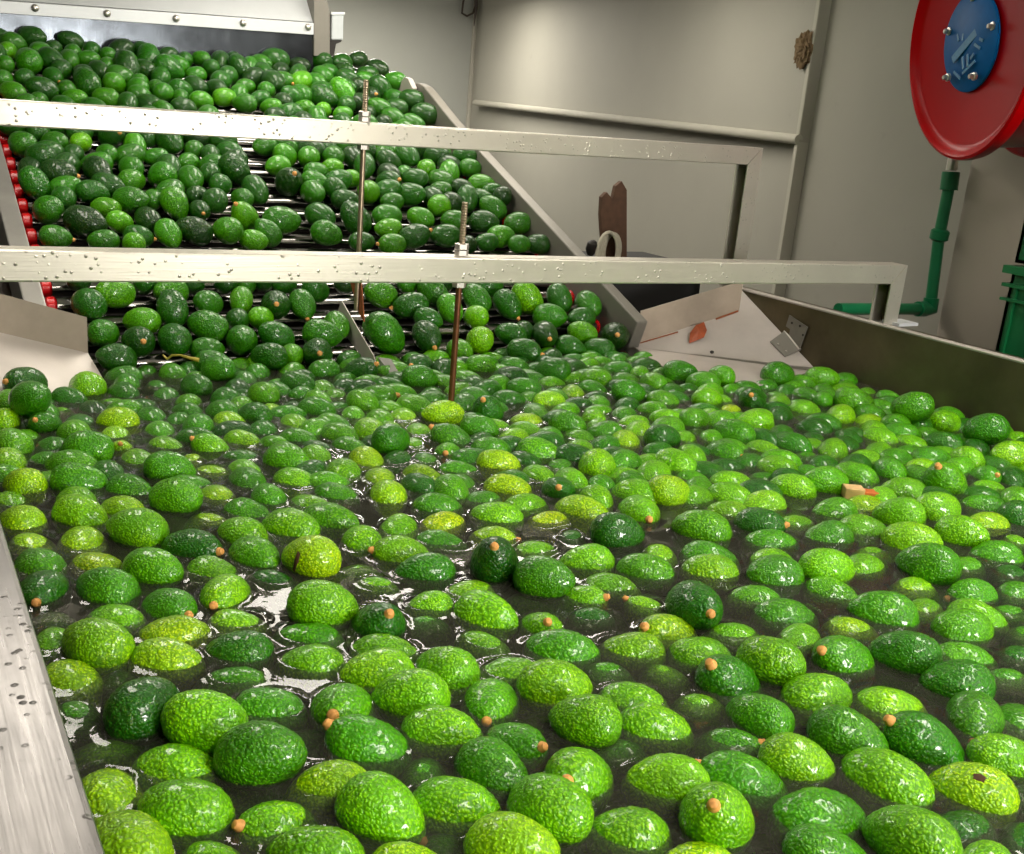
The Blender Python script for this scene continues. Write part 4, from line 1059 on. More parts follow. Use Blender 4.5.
2301 2183 22 0 6 0 100 128 18 0 T|large dark green avocado leaning on the foot of the right guide plate
2424 2125 21 31 -7 2 95 115 28 0 T|high-riding bright green avocado, first right of the big one against the ramp plate
1870 2244 7 71 -5 -5 -71 104 28 0 -
2022 2201 8 45 -7 3 89 115 24 0 -
1914 2060 7 100 0 7 0 104 32 0 -
1706 2140 20 16 6 -1 99 104 18 0 T|green avocado afloat about two fruits in front of the conveyor guard lower end
1785 2088 -3 16 6 -1 99 104 26 0 -
2143 2146 -10 16 6 -1 99 104 18 0 -
2031 2005 8 91 -9 28 30 115 12 1 T|dark green avocado with red orange stub, floating below the right guide plate
2141 2199 -34 100 0 0 0 84 18 1 -
1931 1980 -22 31 6 2 -95 104 50 0 -
2137 2007 -13 31 6 2 -95 104 32 0 -
2306 2121 -12 100 0 -6 0 104 24 0 -
2267 2032 -8 81 4 5 -59 104 22 0 -
2144 1917 -8 16 6 -1 99 104 32 0 -
1599 2014 -13 95 2 -6 31 104 22 0 -
1737 1903 6 0 7 0 100 104 26 0 -
1830 1946 -12 45 5 3 -89 94 32 0 -
1877 1833 7 99 1 6 -16 109 32 0 -
1550 1888 -13 31 6 2 -95 109 36 0 -
1548 1794 7 0 7 0 100 109 12 0 -
1464 1829 -15 45 5 3 -89 121 42 0 -
1756 2028 -31 16 0 0 99 84 12 0 -
1756 1779 6 81 4 5 -59 121 22 0 T|floating mid green avocado, second above the olive one with a pink stub
1759 1676 -15 59 5 -4 81 109 32 0 -
1715 1861 -29 0 0 0 100 88 32 0 -
1642 1679 -8 70 -11 11 70 121 22 1 T|olive avocado with pink beige stub at its right end, right half of tank
1583 1609 -17 16 -7 1 98 109 12 0 -
1973 1828 -35 95 0 0 -31 99 22 0 -
2096 1871 -34 100 0 0 0 109 16 1 -
1919 1676 -21 95 -2 7 31 109 32 0 -
1732 1595 -8 95 2 6 -31 109 26 0 T|floating grass green avocado, third right of the olive one with a pink stub
1465 1646 -2 81 4 5 -59 121 32 0 T|floating bright green avocado, fourth left of the olive one with a pink stub
1380 1617 -13 95 2 -6 31 121 32 0 -
1520 1523 -17 16 6 -1 99 121 32 0 -
1843 1618 -31 98 -1 7 16 109 22 0 -
1622 1528 -28 0 6 0 100 109 22 0 -
1601 1430 3 89 3 5 -45 109 32 0 T|floating bright green avocado, second left of the wood chip
1423 1514 -17 89 3 -5 45 109 26 0 -
1312 1481 15 0 7 0 100 109 42 0 T|high-riding lime green avocado, fourth above-right of the dark one right of the pale reflection
1288 1573 -7 89 -3 7 45 109 22 0 T|floating mid green avocado, second above the dark one right of the pale reflection
1738 1518 -14 31 -7 -2 -95 99 22 0 -
1690 1425 15 99 1 6 -16 109 26 0 T|high-riding grass green avocado, first above-left of the wood chip
2501 2095 -13 16 6 1 -99 104 22 0 -
2307 1895 21 45 5 -3 89 121 26 0 T|high-riding grass green avocado, seventh left of the high one against the tank wall
2328 1722 53 88 -7 -13 -45 121 22 0 T|large smooth green avocado riding high against the right tank wall
2410 1674 15 0 7 0 100 109 32 0 -
2272 1718 3 0 7 0 100 109 22 0 -
2340 1507 53 88 -7 -13 -45 121 16 0 T|large dull dark green avocado against the tank wall at the right edge
2165 1815 8 98 -1 7 16 109 36 0 -
2237 1779 -13 100 0 0 0 109 42 1 -
2252 1954 11 95 -2 7 31 84 22 0 -
2138 1659 -7 59 -6 4 81 109 32 0 -
2316 1646 -17 16 6 -1 99 109 22 0 -
2256 1556 3 89 3 5 -45 109 16 0 T|floating deep green avocado, second below-right of the high one against the tank wall
2201 1451 3 59 -6 -4 -81 109 32 0 -
2555 1549 -15 16 -7 -1 -98 99 32 0 -
2310 1407 17 99 1 6 -16 121 36 0 T|high-riding light green avocado, fourth below-right of the dull big one against the tank wall
1915 1607 -5 95 2 -6 31 109 32 0 -
1958 1549 -16 100 0 -6 0 109 32 0 -
2056 1585 -19 31 6 2 -95 121 32 0 -
1925 1450 3 45 -7 -3 -89 109 22 0 T|floating mid green avocado, first above-right of the wood chip
2138 1561 -22 100 0 7 0 109 22 0 -
2130 1494 -4 31 -7 2 95 109 22 0 -
2030 1441 -7 0 6 0 100 109 36 0 -
1827 1461 -8 81 4 5 -59 121 26 0 T|floating grass green avocado, first above the wood chip
1973 1337 7 90 0 43 0 134 26 1 T|floating grass green avocado with a stub, sixth above the big dark-and-lime round one at right
2142 1357 -6 77 -17 24 56 99 22 1 -
2098 1311 -24 16 6 -1 99 109 32 0 -
1852 1351 -8 99 1 6 -16 121 32 0 T|floating bright green avocado, first right of the wood chip
2056 1361 -41 31 0 0 -95 88 22 0 -
2181 1314 0 95 2 -6 31 99 12 0 -
2128 1250 -20 95 -2 7 31 99 22 0 -
1833 1555 -19 16 -7 -1 -98 109 16 0 -
593 4654 837 34 -3 1 94 125 6 0 C|dark green avocado perched highest at far left, against the hood panel
733 4674 840 99 -1 14 6 112 6 0 C|deep green avocado perched against the hood panel, second from the left end
489 4528 777 59 3 2 -80 100 26 0 -
547 4425 750 69 13 13 -69 140 16 0 C|deep green avocado, second below the topmost one at far left
464 4396 724 70 -8 -8 -70 100 16 0 -
442 4272 674 80 2 -3 59 100 16 0 -
461 4166 635 89 7 14 -43 112 21 0 -
516 4301 686 88 0 -1 47 100 11 0 -
559 4198 654 99 -1 14 6 125 6 0 C|blackish green avocado, fourth below the topmost one at far left
617 4332 698 57 15 -10 80 100 11 1 -
630 4454 760 43 14 -7 89 125 6 0 -
697 4487 765 69 13 -13 69 112 16 0 -
721 4281 692 78 18 27 -53 140 11 0 C|dark green avocado, sixth below the second perched one at far left
774 4524 775 100 0 0 0 100 16 0 -
662 4167 631 99 1 6 -15 100 21 0 -
649 4241 660 59 3 2 -80 100 16 0 -
820 4295 692 86 -7 12 49 125 21 0 -
771 4177 640 99 1 6 -15 112 21 0 -
898 4446 763 75 24 39 -47 140 6 0 C|blackish green avocado, first below-left of the tall upright one before the hood
1007 4556 802 62 33 33 -62 140 11 0 C|tall upright dark green avocado in front of the middle of the hood panel
899 4214 655 9 20 -2 98 112 16 0 -
802 4615 812 59 3 2 -80 100 11 0 -
854 4573 795 70 -8 -8 -70 100 16 0 -
833 4479 755 80 2 -3 59 100 16 0 -
655 4584 800 80 2 -3 59 100 6 0 -
536 4119 612 59 3 2 -80 100 16 0 -
726 4580 796 59 3 2 -80 100 16 0 -
928 4355 705 80 2 -3 59 100 16 0 -
977 4319 690 80 2 -3 59 100 16 0 -
1063 4462 768 9 20 -2 98 140 11 0 C|dark green avocado, first below-right of the tall upright one before the hood
1101 4641 821 99 1 -6 15 100 6 0 -
986 4235 675 88 0 -1 47 112 16 0 -
1054 4248 662 80 2 -3 59 100 16 0 -
1160 4603 810 80 2 -3 59 100 11 0 -
1233 4632 819 88 0 1 -47 100 16 0 -
1246 4538 785 70 -8 -8 -70 112 11 0 -
1172 4474 753 99 1 -6 15 100 16 0 -
1140 4354 711 29 11 -3 95 112 6 0 -
1124 4220 658 98 -2 8 20 112 21 0 -
1252 4408 738 88 0 -1 47 125 11 0 -
1230 4276 677 15 6 1 -99 112 26 0 -
1289 4215 661 94 -1 -3 -34 112 16 0 -
1369 4547 803 85 15 40 -31 125 6 0 -
1429 4600 808 47 39 24 -75 112 16 0 -
1380 4667 834 59 3 2 -80 100 6 0 -
1519 4776 886 100 0 0 0 125 16 0 -
1564 4670 852 99 1 6 -15 140 11 0 -
1352 4400 725 15 6 1 -99 100 16 0 -
1379 4299 685 99 1 -6 15 100 11 0 -
1478 4438 755 69 13 13 -69 140 6 0 -
1400 4222 654 98 -2 -8 -20 100 21 0 -
1674 4670 836 34 -3 1 94 112 0 0 -
1614 4481 767 95 3 -11 29 125 26 1 -
1516 4321 702 94 -6 21 25 125 11 0 -
1544 4245 663 94 -1 -3 -34 100 21 0 -
1791 4725 868 88 0 1 -47 125 6 0 -
1737 4563 800 80 10 15 -57 125 16 0 -
1659 4327 710 29 11 -3 95 140 6 0 C|blackish green avocado, first left of the upright bright one by the far rod
1762 4378 736 85 15 40 -31 155 21 0 C|long bright green avocado standing upright just left of the far threaded rod
1861 4560 799 15 6 -1 99 125 6 0 -
1895 4734 867 99 1 -6 15 125 6 0 -
2005 4801 892 99 1 -6 15 112 0 0 -
2055 4700 856 95 3 11 -29 125 1 0 -
1985 4478 771 2 33 -1 94 140 6 0 -
1897 4387 729 70 -8 8 70 125 1 1 -
2074 4532 807 94 -1 -3 -34 125 16 0 -
2074 4344 731 95 3 11 -29 140 6 0 -
2074 4211 677 99 1 6 -15 140 6 0 -
1972 4294 691 94 -1 -3 -34 125 6 0 -
1828 4246 663 88 0 -1 47 100 1 0 -
1627 4241 661 47 1 0 -88 100 26 0 -
1703 4211 649 15 6 1 -99 100 21 0 -
439 3788 484 80 2 3 -59 125 16 0 C|deep green avocado, second above-left of the blackish stubbed one in the left lane
474 3683 453 88 0 1 -47 125 6 0 C|blackish green avocado, first above-left of the blackish stubbed one in the left lane
539 3824 493 94 -1 -3 -34 100 16 0 -
504 3890 519 47 1 0 -88 100 11 0 -
622 3836 498 88 0 -1 47 100 31 0 -
586 3749 462 80 2 -3 59 100 6 1 -
515 3595 414 15 6 -1 99 125 0 1 C|blackish green avocado with beige stub at right, left lane below the farther bar
633 3907 526 15 6 1 -99 100 11 0 -
731 3878 523 60 -9 7 79 125 6 1 -
690 3761 467 80 2 3 -59 100 16 0 -
792 3817 495 62 33 33 -62 112 21 0 -
851 3896 521 80 2 -3 59 100 6 0 -
920 3849 514 57 15 -10 80 125 11 0 C|deep green avocado tilted to the right, left lane, directly under the farther bar
998 3835 495 47 1 0 -88 100 16 0 -
637 3616 418 53 27 -18 78 125 1 0 C|blackish green avocado, second right of the blackish stubbed one in the left lane
747 3670 433 80 2 3 -59 112 16 0 -
847 3752 464 100 0 0 0 100 16 0 -
834 3603 418 70 -8 8 70 140 16 0 C|deep green avocado, second below the tilted one under the far bar
949 3736 457 94 -1 3 34 100 16 0 -
924 3602 412 69 13 -13 69 125 16 0 -
439 3533 381 31 40 -15 85 125 11 0 C|big oval deep green avocado beside the red roller caps, left lane
507 3457 349 71 3 3 -71 112 11 0 -
452 3382 321 79 -7 -9 -60 125 16 0 C|deep green avocado, first below the big one beside the red caps
601 3496 365 6 -14 -1 -99 112 11 0 C|dark green avocado, second below-right of the blackish stubbed one in the left lane
732 3581 401 34 -3 -1 -94 112 21 0 -
701 3446 352 34 -3 1 94 125 16 0 C|deep green avocado, fifth below-right of the blackish stubbed one in the left lane
830 3425 346 47 39 -24 75 125 21 0 C|mid green avocado, fourth left of the dark one edging the lane gap
776 3481 352 80 2 -3 59 100 16 0 -
621 3417 328 99 1 6 -15 100 26 0 -
645 3339 297 94 -6 21 25 100 26 0 -
542 3305 297 29 11 -3 95 140 1 0 C|blackish green avocado, second below-right of the big one beside the red caps
731 3351 303 80 10 15 -57 112 1 0 -
769 3256 273 53 27 -18 78 112 21 0 -
853 3284 283 98 2 20 -9 125 1 0 C|blackish green avocado, first below-left of the dark one edging the lane gap
904 3413 329 71 3 -3 71 100 6 1 -
925 3518 367 34 -3 -1 -94 100 6 0 -
453 3249 261 15 6 -1 99 100 16 1 C|deep green avocado with a stub, second below the big one beside the red caps
578 3231 256 100 0 0 0 100 16 0 -
684 3265 264 15 6 -1 99 100 11 1 -
656 3198 252 70 -8 -8 -70 100 26 0 -
1115 3891 524 98 -2 -8 -20 112 11 0 -
1117 3819 494 34 -3 1 94 112 11 0 -
1093 3666 443 16 38 -7 91 140 6 0 C|blackish green avocado, first above the dark one edging the lane gap
1125 3543 388 53 27 -18 78 125 11 0 -
1004 3649 427 47 1 0 -88 112 11 0 -
1017 3573 396 49 -12 -7 -86 112 11 0 -
1040 3786 483 80 10 -15 57 100 11 0 -
968 3461 358 59 3 2 -80 125 11 0 -
1067 3505 364 80 2 3 -59 100 16 0 C|deep green avocado on the left edge of the open lane gap
1036 3378 322 88 -12 33 31 125 26 1 -
950 3270 289 80 2 3 -59 125 21 0 C|mid green avocado, second below the dark one edging the lane gap
1086 3291 281 91 7 38 -16 112 16 0 C|deep green avocado, second below-right of the dark one edging the lane gap
1031 3253 260 15 6 -1 99 100 26 0 -
1153 3347 313 0 0 0 100 140 16 0 C|deep green avocado, first below-right of the dark one edging the lane gap
1265 3878 519 99 1 -6 15 112 16 0 -
1315 3803 493 91 -7 16 37 125 21 0 -
1265 3730 459 99 1 -6 15 112 21 0 -
1264 3603 418 68 -18 18 68 140 1 1 C|dark green avocado with small stub, just right of the open lane gap
1416 3938 539 15 6 1 -99 100 11 0 -
1407 3803 493 88 0 -1 47 125 21 0 -
1398 3694 447 15 6 1 -99 112 16 0 -
1515 3824 498 47 1 0 -88 125 16 0 -
1482 3745 466 15 6 1 -99 100 26 0 -
1330 3543 388 71 3 -3 71 125 16 0 -
1429 3577 397 16 38 -7 91 112 11 0 -
1436 3508 370 15 6 -1 99 112 6 0 -
1528 3678 434 34 -3 -1 -94 100 26 0 -
1611 3753 473 78 18 -27 53 125 11 0 -
1549 3565 397 86 -7 12 49 125 26 0 -
1419 3370 324 85 15 40 -31 140 6 0 C|blackish green avocado, fifth below-right of the dark stubbed one right of the gap
1300 3387 325 43 14 -7 89 125 11 0 -
1282 3275 280 6 -14 -1 -99 125 16 0 C|deep green avocado, fourth below-right of the dark stubbed one right of the gap
1396 3252 262 0 0 0 100 100 11 0 -
1732 3803 492 2 33 -1 94 125 6 0 -
1666 3647 430 60 -9 7 79 125 6 1 -
1772 3951 544 15 6 1 -99 100 26 0 -
1619 3515 368 100 0 0 0 100 16 0 -
1550 3399 330 0 0 0 100 125 16 0 -
1524 3328 294 100 0 0 0 112 26 0 -
1495 3228 256 100 0 0 0 112 21 1 -
1769 3736 455 88 0 -1 47 100 16 0 -
1833 3857 519 57 15 -10 80 140 11 0 -
1877 3774 478 47 1 0 -88 112 26 0 -
1968 3874 522 94 -1 -3 -34 125 6 0 -
1772 3652 445 94 -1 -3 -34 112 11 0 -
1715 3558 395 34 -3 1 94 125 11 0 -
2074 3827 533 34 -3 1 94 112 11 0 -
2074 3769 489 0 0 0 100 112 16 0 -
1963 3744 469 47 39 24 -75 125 21 0 -
1864 3618 410 94 -1 -3 -34 100 16 0 -
1795 3481 363 34 -3 -1 -94 125 26 0 -
1939 3538 386 75 24 -39 47 125 11 0 -
2067 3659 433 34 -3 1 94 125 21 0 -
2074 3583 415 100 0 0 0 100 11 0 -
2074 3506 406 49 -12 -7 -86 112 0 0 -
2017 3474 365 94 6 24 -23 125 16 0 -
1683 3402 326 29 11 -3 95 112 21 0 -
1596 3263 280 25 -21 6 94 125 6 1 C|blackish green avocado with a stub, first left of the near rod nut
1718 3278 280 100 0 0 0 125 11 0 -
1813 3394 323 94 -1 -3 -34 112 16 0 -
1928 3376 321 34 -3 1 94 125 6 0 -
2073 3376 321 100 0 0 0 125 16 0 -
1953 3286 281 0 0 0 100 125 21 0 -
1866 3243 267 100 0 0 0 100 11 0 -
1992 3221 264 0 0 0 100 100 16 0 -
2074 3236 263 94 -1 -3 -34 112 6 0 -
1787 3232 257 86 -7 12 49 100 1 0 -
477 2906 133 80 2 3 -59 125 11 0 C|dark green avocado, second above-right of the big stubbed one by the left plate
555 2960 151 98 -2 8 20 125 26 0 C|grass green avocado, third above-left of the yellow stalk
476 3035 174 70 -8 -8 -70 100 6 0 -
643 3017 167 70 -8 -8 -70 100 11 0 -
702 2965 151 94 -1 3 34 125 21 0 C|mid green avocado, third above the yellow stalk
685 2864 128 67 24 24 -67 125 11 0 C|dark green avocado, second above the yellow stalk
783 3022 166 60 -9 -7 -79 100 6 0 -
795 2912 129 91 -7 16 37 112 16 0 -
869 3002 169 70 -8 -8 -70 100 6 0 -
763 2798 90 95 3 11 -29 125 16 0 C|deep green avocado, first above-right of the yellow stalk
596 2834 97 94 -1 -3 -34 112 26 0 C|grass green avocado, second above-left of the yellow stalk
570 2742 64 70 -8 8 70 125 6 1 C|blackish green avocado with a stub, first above-left of the yellow stalk
493 2789 79 49 -12 -7 -86 112 16 0 C|deep green avocado, second left of the yellow stalk
502 2685 37 99 -1 14 6 112 11 0 C|dark green avocado, first left of the yellow stalk
660 2748 67 71 3 3 -71 125 11 0 C|dark green avocado, first above the yellow stalk
740 2713 42 0 0 0 100 100 16 0 C|deep green avocado, first right of the yellow stalk
736 2646 18 34 -3 1 94 112 16 0 C|deep green avocado, second right of the yellow stalk
892 2928 131 78 18 -27 53 100 26 0 -
930 3014 163 79 -7 9 60 100 16 0 -
839 2734 61 79 -7 9 60 125 16 0 C|deep green avocado, fifth right of the yellow stalk
857 2840 93 79 -7 9 60 100 11 0 -
924 2839 97 37 -16 -7 -91 100 26 0 -
981 2889 124 79 -7 9 60 125 6 1 C|blackish green avocado with a stub, sixth left of the largest one beside the lane divider
990 3029 169 79 -7 9 60 100 6 0 -
1046 3000 166 34 -3 -1 -94 100 11 0 -
1065 2892 121 67 24 -24 67 112 16 1 C|deep green avocado with a stub, third above-left of the largest one beside the lane divider
1133 2970 152 25 -21 -6 -94 112 11 0 -
936 2745 65 95 -3 27 12 125 11 0 C|dark green avocado, fifth left of the largest one beside the lane divider
884 2647 34 94 -1 -3 -34 112 11 0 C|dark green avocado, eighth right of the yellow stalk
957 2676 27 79 -7 9 60 100 26 0 -
1069 2737 67 15 6 -1 99 125 16 0 C|deep green avocado, second left of the largest one beside the lane divider
1026 2661 33 79 -7 9 60 125 6 1 C|blackish green avocado with a stub, third left of the largest one beside the lane divider
1134 2796 79 69 13 -13 69 112 21 0 -
1332 2940 142 99 -1 14 6 125 21 0 C|mid green avocado, first above the largest one beside the lane divider
1253 2724 68 16 38 -7 91 155 16 0 C|largest avocado on the rollers, textured green, just right of the lane divider
1245 3010 164 34 -3 -1 -94 100 0 0 -
1404 2876 116 98 -2 -8 -20 125 11 1 C|dark green avocado with a stub, first above-right of the largest one beside the lane divider
1455 3008 163 94 -1 3 34 100 16 0 -
1515 2943 143 38 27 -12 88 125 16 0 C|deep green avocado, second below-left of the near rod nut
1532 2855 111 31 40 -15 85 112 21 0 -
1431 2801 90 29 11 -3 95 100 11 0 -
1387 2717 55 69 13 -13 69 125 6 1 C|blackish green avocado with a stub, first right of the largest one beside the lane divider
1652 2905 131 78 18 27 -53 125 16 0 C|deep green avocado, second above the lime one beside the rusty rod
1609 2817 90 70 -8 8 70 112 31 0 -
1553 2694 45 60 -9 -7 -79 125 36 0 C|round lime green avocado directly right of the rusty rod, on the rollers
1749 2867 115 53 27 -18 78 125 11 1 C|dark green avocado with a stub, first above-right of the lime one beside the rusty rod
1739 2978 155 0 0 0 100 112 11 0 -
1839 2892 130 16 38 -7 91 140 31 0 C|bright green avocado, second above-right of the lime one beside the rusty rod
1670 2706 54 95 3 11 -29 112 11 0 C|dark green avocado, first right of the lime one beside the rusty rod
1673 2621 21 47 1 0 88 125 11 1 C|dark green avocado with a stub, third right of the lime one beside the rusty rod
1467 2657 23 71 3 3 -71 112 26 0 -
1511 2582 -5 99 1 6 -15 100 21 0 -
1579 3006 162 94 -1 3 34 100 1 0 -
1871 2800 88 34 -3 1 94 125 16 0 C|deep green avocado, third left of the blackish one beside the guard end
1970 2897 127 67 24 -24 67 125 11 0 -
2061 2857 111 69 13 -13 69 125 16 0 -
1991 2793 81 100 0 0 0 112 11 0 -
1948 2718 50 95 3 11 -29 112 26 0 -
2050 2676 43 86 -7 12 49 140 0 1 C|blackish green avocado with orange stub facing forward, beside the guard end
1796 2705 53 80 2 -3 59 125 6 1 -
1859 2648 19 29 11 -3 95 112 11 0 -
1959 2632 14 94 -1 -3 -34 112 11 0 C|dark green avocado, first below-left of the blackish one beside the guard end
1740 2747 55 86 -7 12 49 100 6 0 -
1886 2578 -13 20 -8 -2 -98 100 26 0 -
2002 2570 -16 98 -2 8 20 100 11 0 -
2074 2551 -12 70 -8 -8 -70 100 21 0 -
1968 2508 -31 98 -2 8 20 100 11 0 -
1379 2076 -9 73 2 -2 69 97 26 0 -
2016 2376 -23 99 -1 6 8 114 24 0 -
1392 2664 -6 100 0 3 -6 101 28 0 -
683 2605 -18 55 -3 -2 -83 97 24 0 -
2418 1991 -13 93 -1 -2 -37 112 22 0 -
1920 2598 -22 61 4 -3 79 113 18 0 -
1184 2065 -11 98 0 -1 -18 102 16 0 -
1709 2647 -17 81 5 -6 58 96 18 0 -
1586 1713 -16 45 5 -3 89 101 12 0 -
1175 2456 -7 61 -5 4 79 96 14 0 -
1927 2375 -9 36 1 1 -93 99 28 0 -
1281 2459 -8 12 5 -1 99 100 24 0 -
1281 1759 -10 27 1 0 96 118 12 0 -
1943 2468 -23 14 -5 -1 -99 103 24 0 -
1664 2080 -11 29 -2 -1 -96 108 12 0 -
550 2099 -6 22 1 0 98 96 16 0 -
1762 2250 -13 28 8 -2 96 98 8 0 -
1494 1741 -12 15 -3 0 -99 103 16 0 -
1491 2430 -14 88 0 1 -47 97 14 0 -
1384 1743 -22 51 5 -3 86 120 12 0 -
2000 2657 -8 75 -1 2 66 109 24 0 -
1568 2640 -20 31 1 0 95 112 28 0 -
467 1843 -21 2 -7 0 -100 119 22 0 -
2362 1543 -8 25 -7 -2 -97 113 12 0 -
1899 2668 -15 25 -8 2 96 111 28 0 -
2535 1752 -4 24 6 -2 97 104 22 0 -
925 2514 -6 97 0 -2 25 98 8 0 -
1148 2163 -24 91 4 9 -39 107 8 0 -
1677 2352 -9 11 5 1 -99 99 28 0 -
1754 2397 -16 87 1 2 -50 112 18 0 -
2301 1502 -3 89 -2 5 46 111 12 0 -
1522 2587 -14 48 -4 -2 -88 107 28 0 -
1443 2580 -9 27 -2 0 96 103 8 0 -
2016 1281 -18 92 1 2 -40 115 16 0 -
658 2524 -22 39 7 3 -92 107 14 0 -
2386 2076 -14 98 -2 9 18 103 22 0 -
1702 2547 -5 66 0 0 -75 96 8 0 -
2435 1770 -17 78 4 -5 62 110 16 0 -
2248 1880 -22 100 0 6 1 107 12 0 -
1228 2023 -20 43 1 -1 90 105 32 0 -
1117 2262 -23 89 2 -3 44 113 8 0 -
1375 2441 -15 85 0 0 -53 111 24 0 -
1212 2615 -13 18 -4 1 98 105 24 0 -
1508 2313 -14 19 -5 -1 -98 96 18 0 -
2484 1656 -16 24 1 0 97 119 12 0 -
1957 1910 -16 98 -1 -3 -17 113 32 0 -
2470 1581 -12 42 8 4 -90 105 12 0 -
1835 2586 -21 99 1 5 -16 113 14 0 -
1128 2676 -3 39 -5 -2 -92 111 14 0 -
2233 1666 -5 37 -3 1 93 113 22 0 -
2217 2148 -9 21 -4 1 98 95 18 0 -
1444 1446 -5 90 4 9 -42 112 32 0 -
587 1889 -19 66 2 -2 75 109 32 0 -
1645 2600 -19 69 -2 2 72 96 8 0 -
1642 2498 -14 23 -3 -1 -97 103 14 0 -
652 2274 -7 77 -2 -2 -63 111 18 0 -
1678 1940 -4 96 2 7 -26 101 32 0 -
1577 1946 -14 99 -1 -9 -10 102 32 0 -
829 2418 -6 55 0 0 84 102 18 0 -
212 2447 -19 11 -1 0 -99 97 18 0 -
843 2035 -4 55 -3 2 83 109 26 0 -
1333 2580 -20 97 2 9 -23 111 18 0 -
1110 2607 -9 86 -4 -6 -51 112 24 0 -
1860 2118 -17 85 5 7 -52 105 14 0 -
2356 1808 -16 51 -8 -5 -85 114 22 0 -
2399 1876 -13 57 0 0 82 115 22 0 -
2084 1798 -7 96 1 4 -29 111 16 0 -
2118 1717 -20 42 1 0 -91 104 12 0 -
1987 2593 -13 7 -9 -1 -99 96 14 0 -
1992 2134 -5 11 9 1 -99 109 28 0 -
2240 1351 -21 95 -1 2 31 111 16 0 -
2100 2082 -13 43 3 -1 90 114 16 0 -
1042 2225 -19 78 2 2 -63 112 28 0 -
2495 1491 -14 100 0 0 6 114 16 0 -
1048 2508 -16 30 7 2 -95 96 18 0 -
2079 2144 -14 97 0 0 23 101 24 0 -
1765 2610 -6 38 1 0 -93 106 8 0 -
1949 2284 -20 2 -7 0 -100 97 24 0 -
1470 2083 -12 32 6 2 -95 113 26 0 -
1536 2130 -16 100 0 -2 -7 104 8 0 -
2438 1527 -16 68 -2 -2 -73 101 12 0 -
1107 2009 -20 74 5 5 -67 101 16 0 -
697 1965 -15 80 2 2 -60 110 26 0 -
2466 1898 -14 71 4 4 -71 117 16 0 -
765 2635 -13 15 -6 -1 -99 108 14 0 -
1887 1747 -8 29 7 2 -95 109 16 0 -
1700 2458 -19 61 6 5 -79 96 24 0 -
853 2489 -19 87 2 -4 50 96 24 0 -
1834 2314 -13 39 8 -3 92 105 24 0 -
1916 1371 -21 4 3 0 -100 108 16 0 -
1879 2418 -6 95 -1 -3 -31 110 18 0 -
2229 1257 -3 36 -1 1 93 111 16 0 -
1901 2529 -18 3 -7 0 -100 108 24 0 -
1802 1822 -12 95 0 0 -32 118 16 0 -
1077 1699 -24 76 -6 -7 -64 117 16 0 -
870 2673 -4 63 4 -3 78 114 28 0 -
1381 1890 -23 67 -5 4 74 119 26 0 -
1475 2667 -6 6 3 0 100 104 8 0 -
1356 2293 -3 98 0 -1 19 106 14 0 -
2061 1688 -18 83 -2 4 56 120 12 0 -
2022 1890 -13 95 0 0 31 113 12 0 -
1177 1866 -9 11 6 -1 99 101 12 0 -
1973 1724 -23 48 -7 -4 -88 107 12 0 -
2284 1294 -13 55 4 2 -83 120 16 0 -
1051 1821 -15 97 0 0 -23 119 16 0 -
2445 1435 -23 89 1 -1 46 111 16 0 -
2029 1514 -6 6 3 0 -100 112 22 0 -
1632 2184 -23 99 0 0 11 109 8 0 -
1294 2239 -6 51 1 -1 86 108 18 0 -
2019 1767 -3 95 -1 -3 -31 106 12 0 -
1168 1520 -6 78 6 -8 62 100 32 0 -
1421 1686 -24 100 0 -7 -5 118 32 0 -
2382 1369 -2 39 -4 -2 -92 104 32 0 -
1762 2489 -15 97 0 -1 25 115 8 0 -
870 1699 -8 78 -3 -4 -62 103 12 0 -
1695 1718 -19 23 -1 0 97 111 26 0 -
1805 1886 -3 100 0 -5 -4 110 26 0 -
1449 1570 -22 73 4 4 -68 109 26 0 -
2185 1714 -10 51 2 1 -86 116 32 0 -
1380 2536 -2 99 0 -3 -13 103 28 0 -
1042 2651 -15 81 -1 -2 -58 113 24 0 -
949 2671 -23 76 4 -4 65 104 18 0 -
1092 2456 -12 99 1 9 -9 104 24 0 -
2198 1613 -21 77 1 2 -64 116 32 0 -
1631 1813 -23 85 -3 5 53 116 32 0 -
2375 1934 -3 23 -7 -2 -97 101 22 0 -
2547 1863 -6 97 2 -7 24 109 26 0 -
1440 2215 -17 58 -5 -4 -81 107 24 0 -
2002 1644 -17 92 -2 5 40 114 12 0 -
1894 2185 -11 99 0 10 -3 98 18 0 -
1881 1903 -17 94 -1 -2 -35 113 26 0 -
1669 2249 -7 49 7 -4 87 101 18 0 -
1245 2678 -18 13 -5 1 99 106 28 0 -
804 2088 -6 95 0 0 31 104 26 0 -
1859 2006 -23 90 1 3 -42 114 16 0 -
2306 1962 -19 79 3 -4 61 101 12 0 -
502 2556 -3 67 2 2 -74 96 18 0 -
1792 2668 -16 59 -4 -3 -81 108 28 0 -
2318 1755 -20 100 0 -4 -9 105 26 0 -
1534 1676 -3 54 -2 -2 -84 107 32 0 -
2454 1833 -13 24 0 0 97 119 22 0 -
2213 1511 -21 69 -7 7 72 121 32 0 -
1573 2444 -23 79 -4 -5 -61 111 24 0 -
1745 1961 -16 31 -2 1 95 108 26 0 -
2517 1432 -19 66 6 -6 74 117 22 0 -
2528 1952 -10 64 6 -5 77 98 22 0 -
2450 2050 -10 95 1 4 -32 103 32 0 -
1814 2205 -13 72 -2 -2 -69 97 8 0 -
1695 2021 -5 94 0 -1 -35 96 26 0 -
716 1774 -18 17 7 -1 98 112 26 0 -
1298 2144 -21 87 -1 2 49 114 18 0 -
1403 2017 -6 9 1 0 -100 103 12 0 -
1501 2007 -6 50 -4 -2 -86 96 32 0 -
1899 1292 -11 38 9 -4 92 107 12 0 -
